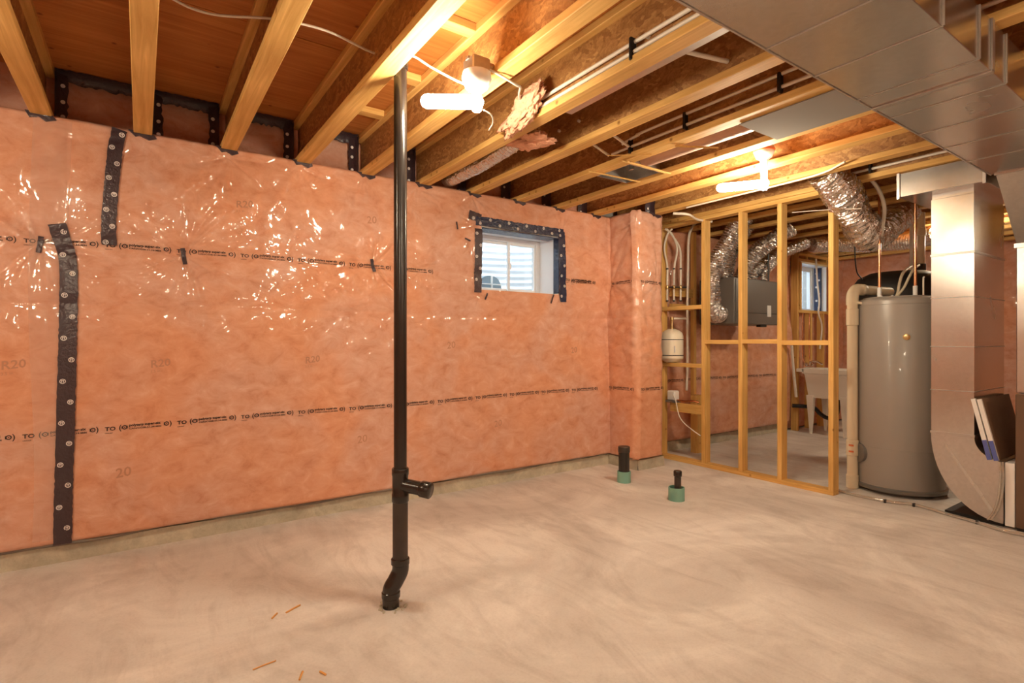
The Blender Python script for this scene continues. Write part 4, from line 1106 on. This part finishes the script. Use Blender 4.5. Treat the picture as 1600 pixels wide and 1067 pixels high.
o = tube('water_tube', [PY(1237, 540, 3.70), PY(1240, 580, 3.70), PY(1244, 620, 3.70)], 0.018, 'pex', None, 8); tag(o, 'short upright white pipe left of the laundry tub', 'pipe')

# ================================================================== WATER HEATER
HX, HY, HR = 5.06, 1.80, 0.302
wh = thing('water_heater', 'tall grey cylindrical water heater beside the silver duct', 'water heater', (HX, HY, 0))
lathe('tank_shell', [(HR - .012, .045), (HR, .06), (HR, 1.515), (HR - .004, 1.525), (HR - .02, 1.54), (HR - .06, 1.548)], (HX, HY, 0), 'heater', wh, segs=64)
lathe('base_ring', [(HR - .05, .0), (HR - .05, .03), (HR + .012, .03), (HR + .014, .055), (HR, .062)], (HX, HY, 0), 'dgrey', wh, segs=64)
for z in (.36, 1.49): lathe('band_seam', [(HR + .0002, z - .002), (HR + .002, z), (HR + .0002, z + .002)], (HX, HY, 0), 'heater', wh, segs=64)
lathe('top_cap', [(HR - .05, 1.545), (HR - .06, 1.556), (0.02, 1.562)], (HX, HY, 0), 'heater', wh, segs=48)
q = PX(1417, 524, 4.78)
dirq = (Vector((q.x, q.y, 0)) - Vector((HX, HY, 0))).normalized()
pc = Vector((HX, HY, 1.235)) + dirq * (HR - .004)
tube('round_badge', [pc, pc + dirq * .008, pc + dirq * .010], [0.024, 0.024, 0.018], 'brass', wh, 18, curve=False)
dv = Vector((-0.80, 0.60, 0)).normalized(); pc = Vector((HX, HY, .30)) + dv * (HR - .01)
tube('access_cover', [pc, pc + dv * .025, pc + dv * .030], [0.075, 0.075, 0.06], 'dgrey', wh, 20, curve=False)
for (x, y) in ((HX - .10, HY + .10), (HX - .02, HY - .12)):
    lathe('nipple', [(0.016, 1.555), (0.016, 1.64)], (x, y, 0), 'white', wh, segs=12)
    tube('copper_riser', [(x, y, 1.63), (x, y, 2.0), (x, y, 2.42)], 0.0105, 'copper', wh, 10, curve=False)
tube('relief_tube', [(HX - .10, HY - .20, 1.555), (HX - .10, HY - .20, 1.68), (HX - .06, HY - .19, 1.70)], 0.006, 'pex', wh, 8)
for k in (-1, 1): lathe('screw_cap', [(0.008, 1.552), (0.009, 1.565)], (HX - .20 + .02 * k, HY + .01 - .03 * k, 0), 'white', wh, segs=8)
# vent pipe
vp_ = PZ(1328, 762, 0.0)
VX, VY = vp_.x + .02, vp_.y - .01
vp = thing('vent_pipe', 'cream plastic pipe standing left of the grey water heater', 'pipe', (VX, VY, 0))
hd = (PD(1402, 452, 4.7) - PD(1340, 452, 4.45)); hd.z = 0; hd.normalize()
top = 1.2 + (CY - 452) * 4.42 / F_PX
lathe('upright', [(0.0385, .0), (0.0385, top - .06)], (VX, VY, 0), 'cream', vp, segs=24)
T0 = Vector((VX, VY, top))
tube('elbow', [T0 + Vector((0, 0, -.13)), T0 + Vector((0, 0, -.075)), T0 + Vector((0, 0, -.035)) + hd * .012, T0 + hd * .05 + Vector((0, 0, -.002)), T0 + hd * .10], 0.045, 'cream', vp, 22)
tube('crosswise_pipe', [T0 + hd * .08, T0 + hd * .52], 0.0385, 'cream', vp, 22, curve=False)
tube('collar', [T0 + hd * .095, T0 + hd * .10, T0 + hd * .145, T0 + hd * .15], [.042, .047, .047, .042], 'cream', vp, 22, curve=False)
for z, h in ((.0, .11), (.265, .13), (1.33, .14)): lathe('coupling', [(0.040, z), (0.045, z + .006), (0.045, z + h - .006), (0.040, z + h)], (VX, VY, 0), 'cream', vp, segs=24)
side_d = Vector((SY, CYW, 0)) * -1
for z in (.305, .355):
    c = Vector((VX, VY, z)) + Vector((-0.044, -0.006, 0)); box('red_sticker', (c.x - .003, c.y - .022, z - .008), (c.x + .002, c.y + .014, z + .006), 'orange', vp)
tube('side_stub', [Vector((VX, VY, .33)), Vector((VX + .035, VY - .075, .33))], 0.022, 'white', vp, 12, curve=False)
cable([T0 + Vector((-.03, -.02, -.10)), PD(1350, 474, 4.36), PD(1372, 468, 4.40), PD(1395, 466, 4.45), PD(1402, 460, 4.48), PD(1406, 440, 4.5), PD(1412, 425, 4.55), PD(1424, 416, 4.7)], 0.011, 'cream wire bundle over the top of the grey water heater', 'cream')
cable([PD(1402, 462, 4.47), PD(1412, 450, 4.49), PD(1421, 432, 4.52), PD(1428, 420, 4.6), PD(1436, 414, 4.7)], 0.010, 'second cream wire rising from top of the grey water heater', 'cream')
# dark tank behind
bt = thing('storage_tank', 'black round-shouldered tank rising behind the grey water heater', 'tank', (5.98, 2.13, 0))
lathe('tank_shell', [(.385, 0), (.39, .02), (.39, 1.66), (.375, 1.74), (.33, 1.81), (.24, 1.855), (.08, 1.87)], (5.98, 2.13, 0), 'black', bt, segs=48)
w = PD(1437, 330, 5.1)
vs2 = thing('vent_riser', 'pale upright vent pipe left of the tall silver duct', 'pipe', (w.x, w.y, 1.9))
lathe('pipe_run', [(.042, 1.86), (.042, 2.42)], (w.x, w.y, 0), 'cream', vs2, segs=20); lathe('hub', [(.046, 2.20), (.050, 2.205), (.050, 2.27), (.046, 2.275)], (w.x, w.y, 0), 'cream', vs2, segs=20)
lathe('hub', [(.046, 1.86), (.050, 1.865), (.050, 1.93), (.046, 1.935)], (w.x, w.y, 0), 'grub', vs2, segs=20)
w = PD(1424, 345, 5.0); o = tube('copper_pipe', [(w.x, w.y, 2.42), (w.x, w.y, 1.9), (w.x, w.y, 1.80)], 0.014, 'pex', None, 10, curve=False); tag(o, 'thin pale upright tube beside the pale vent pipe', 'pipe')
cable([PD(1336, 372, 5.0), PD(1336, 400, 5.0), PD(1339, 425, 5.05), PD(1348, 437, 5.1)], 0.006, 'thin black cord hanging above the cream pipe elbow', 'black')
# large foil duct by the last stud
o = flex('foil_duct', [PD(1284, 262, 3.95), PD(1300, 280, 4.02), PD(1322, 312, 4.15), PD(1342, 345, 4.30), PD(1362, 366, 4.5), PD(1385, 352, 4.7), PD(1412, 330, 4.95)], 0.125, 'foil', None, 9, 0.034, 0.13); tag(o, 'fat crumpled foil duct sagging from joists by last partition stud', 'duct')
cable([PD(1328, 268, 4.1), PD(1342, 288, 4.15), PD(1352, 310, 4.2), PD(1362, 335, 4.25), PD(1372, 352, 4.3)], 0.010, 'pale cable hanging right of the fat foil duct', 'bag')
cable([PD(1352, 270, 4.1), PD(1372, 295, 4.15), PD(1382, 325, 4.2), PD(1378, 360, 4.3), PD(1376, 380, 4.5)], 0.014, 'pale cloudy tube beside the fat foil duct', 'pex')
# ================================================================== DUCTWORK
TZ0, TZ1, TY0, TY1, TX = 2.20, 2.392, 0.625, 1.015, 4.20
td = thing('trunk_duct', 'large galvanised trunk duct hung under the joists at upper right', 'duct', (1.5, .82, TZ0))
joints = [-3.0, -1.35, -0.12, 0.60, 1.18, 1.76, 2.09, 2.44, 2.59, 2.757, 3.09, 3.42, 3.78, TX]
for a, b in zip(joints, joints[1:]):
    box('duct_section', (a + .001, TY0, TZ0), (b - .001, TY1, TZ1), 'galv', td, 0.002)
for i, x in enumerate(joints[1:-1]):
    big = x in (2.59,)
    hh = 0.014 if big else 0.004
    bm = bmesh.new()
    add_box(bm, (x - hh, TY0 - .004, TZ0 - (.007 if big else .003)), (x + hh, TY1 + .004, TZ0), 0.001)
    add_box(bm, (x - hh, TY0 - .007, TZ0), (x + hh, TY0, TZ1), 0.001); add_box(bm, (x - hh, TY1, TZ0), (x + hh, TY1 + .004, TZ1), 0.001)
    rel(obj('joint_cleat', bm, 'galvdull', td))
bm = bmesh.new(); add_box(bm, (-3.0, TY1 - .001, TZ0 - .003), (TX, TY1 + .006, TZ0 + .010)); rel(obj('long_seam', bm, 'galvdull', td))
# drop to furnace plenum
PX0 = 4.63
bm = bmesh.new(); add_prism(bm, [(TX, .45, TZ0), (TX, .45, TZ1), (5.2, .45, TZ1), (5.2, .45, 1.83), (PX0, .45, 1.83)], (0, .545, 0)); rel(obj('tapered_drop', bm, 'galvdull', td))
box('drop_cleat', (TX - .008, .45, TZ0 - .008), (TX + .012, 1.0, TZ0 + .004), 'galv', td)
fn = thing('furnace', 'brown furnace cabinet with metal plenum at right edge of view', 'furnace', (4.9, .7, 0))
box('plenum', (PX0, .45, .87), (5.2, .995, 1.828), 'galv', fn, 0.003); box('plenum_flange', (PX0 - .015, .44, 1.80), (5.2, 1.003, 1.828), 'galv', fn)
box('cabinet', (4.555, .44, .02), (5.2, .985, .868), 'brown', fn, 0.006); box('filter_rack', (4.555, .987, .02), (5.2, 1.035, .425), 'white', fn, 0.003)
box('base_pad', (4.57, .45, 0), (5.19, .98, .02), 'black', fn)
# return duct: box under joists, drop, elbow
rd = thing('return_duct', 'tall silver return duct with curved boot between heater and furnace', 'duct', (4.88, 1.3, 0))
RX0, RX1, RY0, RY1 = 4.55, 5.21, 1.187, 1.424
box('overhead_box', (4.45, 1.105, 2.227), (5.3, 1.585, 2.395), 'galv', rd, 0.003)
box('box_flange', (4.440, 1.575, 2.215), (4.455, 1.592, 2.396), 'galvdull', rd); box('box_flange', (4.440, 1.100, 2.215), (4.455, 1.117, 2.396), 'galvdull', rd)
box('collar_section', (RX0 + .01, RY0 + .004, 2.188), (RX1 - .01, RY1 - .004, 2.23), 'galv', rd)
zs_ = [2.19, 1.80, 1.50, 1.165, 0.865, 0.572]
for a, b in zip(zs_, zs_[1:]): box('drop_section', (RX0, RY0, b + .001), (RX1, RY1, a - .001), 'galv', rd, 0.002)
for i, z in enumerate(zs_[1:]): box('joint_cleat', (RX0 - .004, RY0 - .004, z - (.010 if i in (0, 4) else .003)), (RX1 + .004, RY1 + .004, z + (.006 if i in (0, 4) else .003)), 'galvdull', rd, 0.001)
# curved boot profile in (y, z)
out_, in_ = [], []
for k in range(15):
    a = math.pi / 2 * k / 14
    out_.append((1.04 + (RY1 - 1.04) * math.cos(a), 0.565 - 0.535 * math.sin(a)))
    in_.append((1.04 + (RY0 - 1.04) * math.cos(a), 0.565 - 0.14 * math.sin(a)))
bm = bmesh.new()
A = [[bm.verts.new((x, y, z)) for y, z in out_] for x in (RX0, RX1)]; Bv = [[bm.verts.new((x, y, z)) for y, z in in_] for x in (RX0, RX1)]
for k in range(14):
    bm.faces.new((A[0][k], A[0][k + 1], Bv[0][k + 1], Bv[0][k])); bm.faces.new((A[1][k], Bv[1][k], Bv[1][k + 1], A[1][k + 1]))
    bm.faces.new((A[0][k], A[1][k], A[1][k + 1], A[0][k + 1])); bm.faces.new((Bv[0][k], Bv[0][k + 1], Bv[1][k + 1], Bv[1][k]))
bmesh.ops.recalc_face_normals(bm, faces=bm.faces[:])
rel(obj('curved_boot', bm, 'galvdull', rd))
bm = bmesh.new(); add_prism(bm, [(RX0 - .004, 1.335, .50), (RX0 - .004, 1.350, .49), (RX0 - .004, 1.090, .08), (RX0 - .004, 1.075, .09)], (.005, 0, 0)); rel(obj('stiffening_crease', bm, 'galv', rd))
bm = bmesh.new(); add_box(bm, (4.60, 1.05, 0), (5.18, 1.36, .03)); rel(obj('support_block', bm, 'black', rd))
# spare filters leaning
for i, (dy, lb) in enumerate(((0.0, 'furnace filter leaning in front, with brown mesh face'), (0.034, 'furnace filter leaning behind the other, against silver duct'))):
    a = Vector((0, 1.062 + dy, .432)); b = Vector((0, 1.150 + dy * .9, .822))
    t = thing('furnace_filter', lb, 'filter', (4.56, a.y, a.z), 'spare furnace filters')
    up = (b - a); n = Vector((0, up.z, -up.y)).normalized() * 0.024
    prism('white_edge', [(4.545, a.y, a.z), (4.545, b.y, b.z), (4.545, (b + n).y, (b + n).z), (4.545, (a + n).y, (a + n).z)], (.02, 0, 0), 'white', t)
    prism('blue_label', [(4.543, a.y, a.z), (4.543, (a + up * .32).y, (a + up * .32).z), (4.543, (a + up * .32 + n).y, (a + up * .32 + n).z), (4.543, (a + n).y, (a + n).z)], (.004, 0, 0), 'blue', t)
    prism('mesh_body', [(4.565, a.y, a.z), (4.565, b.y, b.z), (4.565, (b + n).y, (b + n).z), (4.565, (a + n).y, (a + n).z)], (.60, 0, 0), 'kraft', t)
# hoses
o = tube('drain_hose', [PZ(1305, 764, .012), PZ(1330, 772, .012), PZ(1385, 783, .012), PZ(1430, 789, .012), PZ(1480, 803, .012), PZ(1530, 817, .012), PZ(1575, 831, .012), PZ(1640, 842, .012)], 0.012, 'hose', None, 10); tag(o, 'clear hose lying on floor past the water heater and furnace', 'hose')
bm = bmesh.new()
for u, v in ((1383, 783), (1428, 789), (1527, 816)):
    c = PZ(u, v, .012); add_box(bm, (c.x - .012, c.y - .008, 0), (c.x + .012, c.y + .008, .026), 0.003)
obj('hose_clip', bm, 'black', o)
for i, du in enumerate((0, 5)):
    o = tube('condensate_hose', [PX(1562 + du, 722, 4.535), PX(1563 + du, 745, 4.53), PX(1560 + du, 775, 4.53), PX(1553 + du, 798, 4.53), PX(1543 + du, 812, 4.52)], 0.006, 'hose', None, 8); tag(o, ('clear tube hanging down the curved boot, left one', 'clear tube hanging down the curved boot, right one')[i], 'hose')

# wood chips on the slab
for i, (u, v, du, dv, lb) in enumerate(((447, 957, 22, -12, 'longest orange splinter on floor left of the black pipe'), (425, 966, 8, -8, 'short orange splinter on floor left of the black pipe'), (395, 1046, 36, -14, 'thin long splinter on the floor near lower edge'), (468, 1062, 5, -13, 'stubby orange splinter at lower edge of the floor'), (500, 1049, 9, 5, 'faint tiny splinter at lower edge of the floor'))):
    a, b = PZ(u, v, .004), PZ(u + du, v + dv, .004)
    o = tube('wood_splinter', [a, a.lerp(b, .5) + Vector((0, 0, .001)), b], [0.004, 0.0045, 0.0035] if False else 0.004 if i not in (2,) else 0.0025, 'chip', None, 5, curve=False, smooth=False); tag(o, lb, 'splinter')
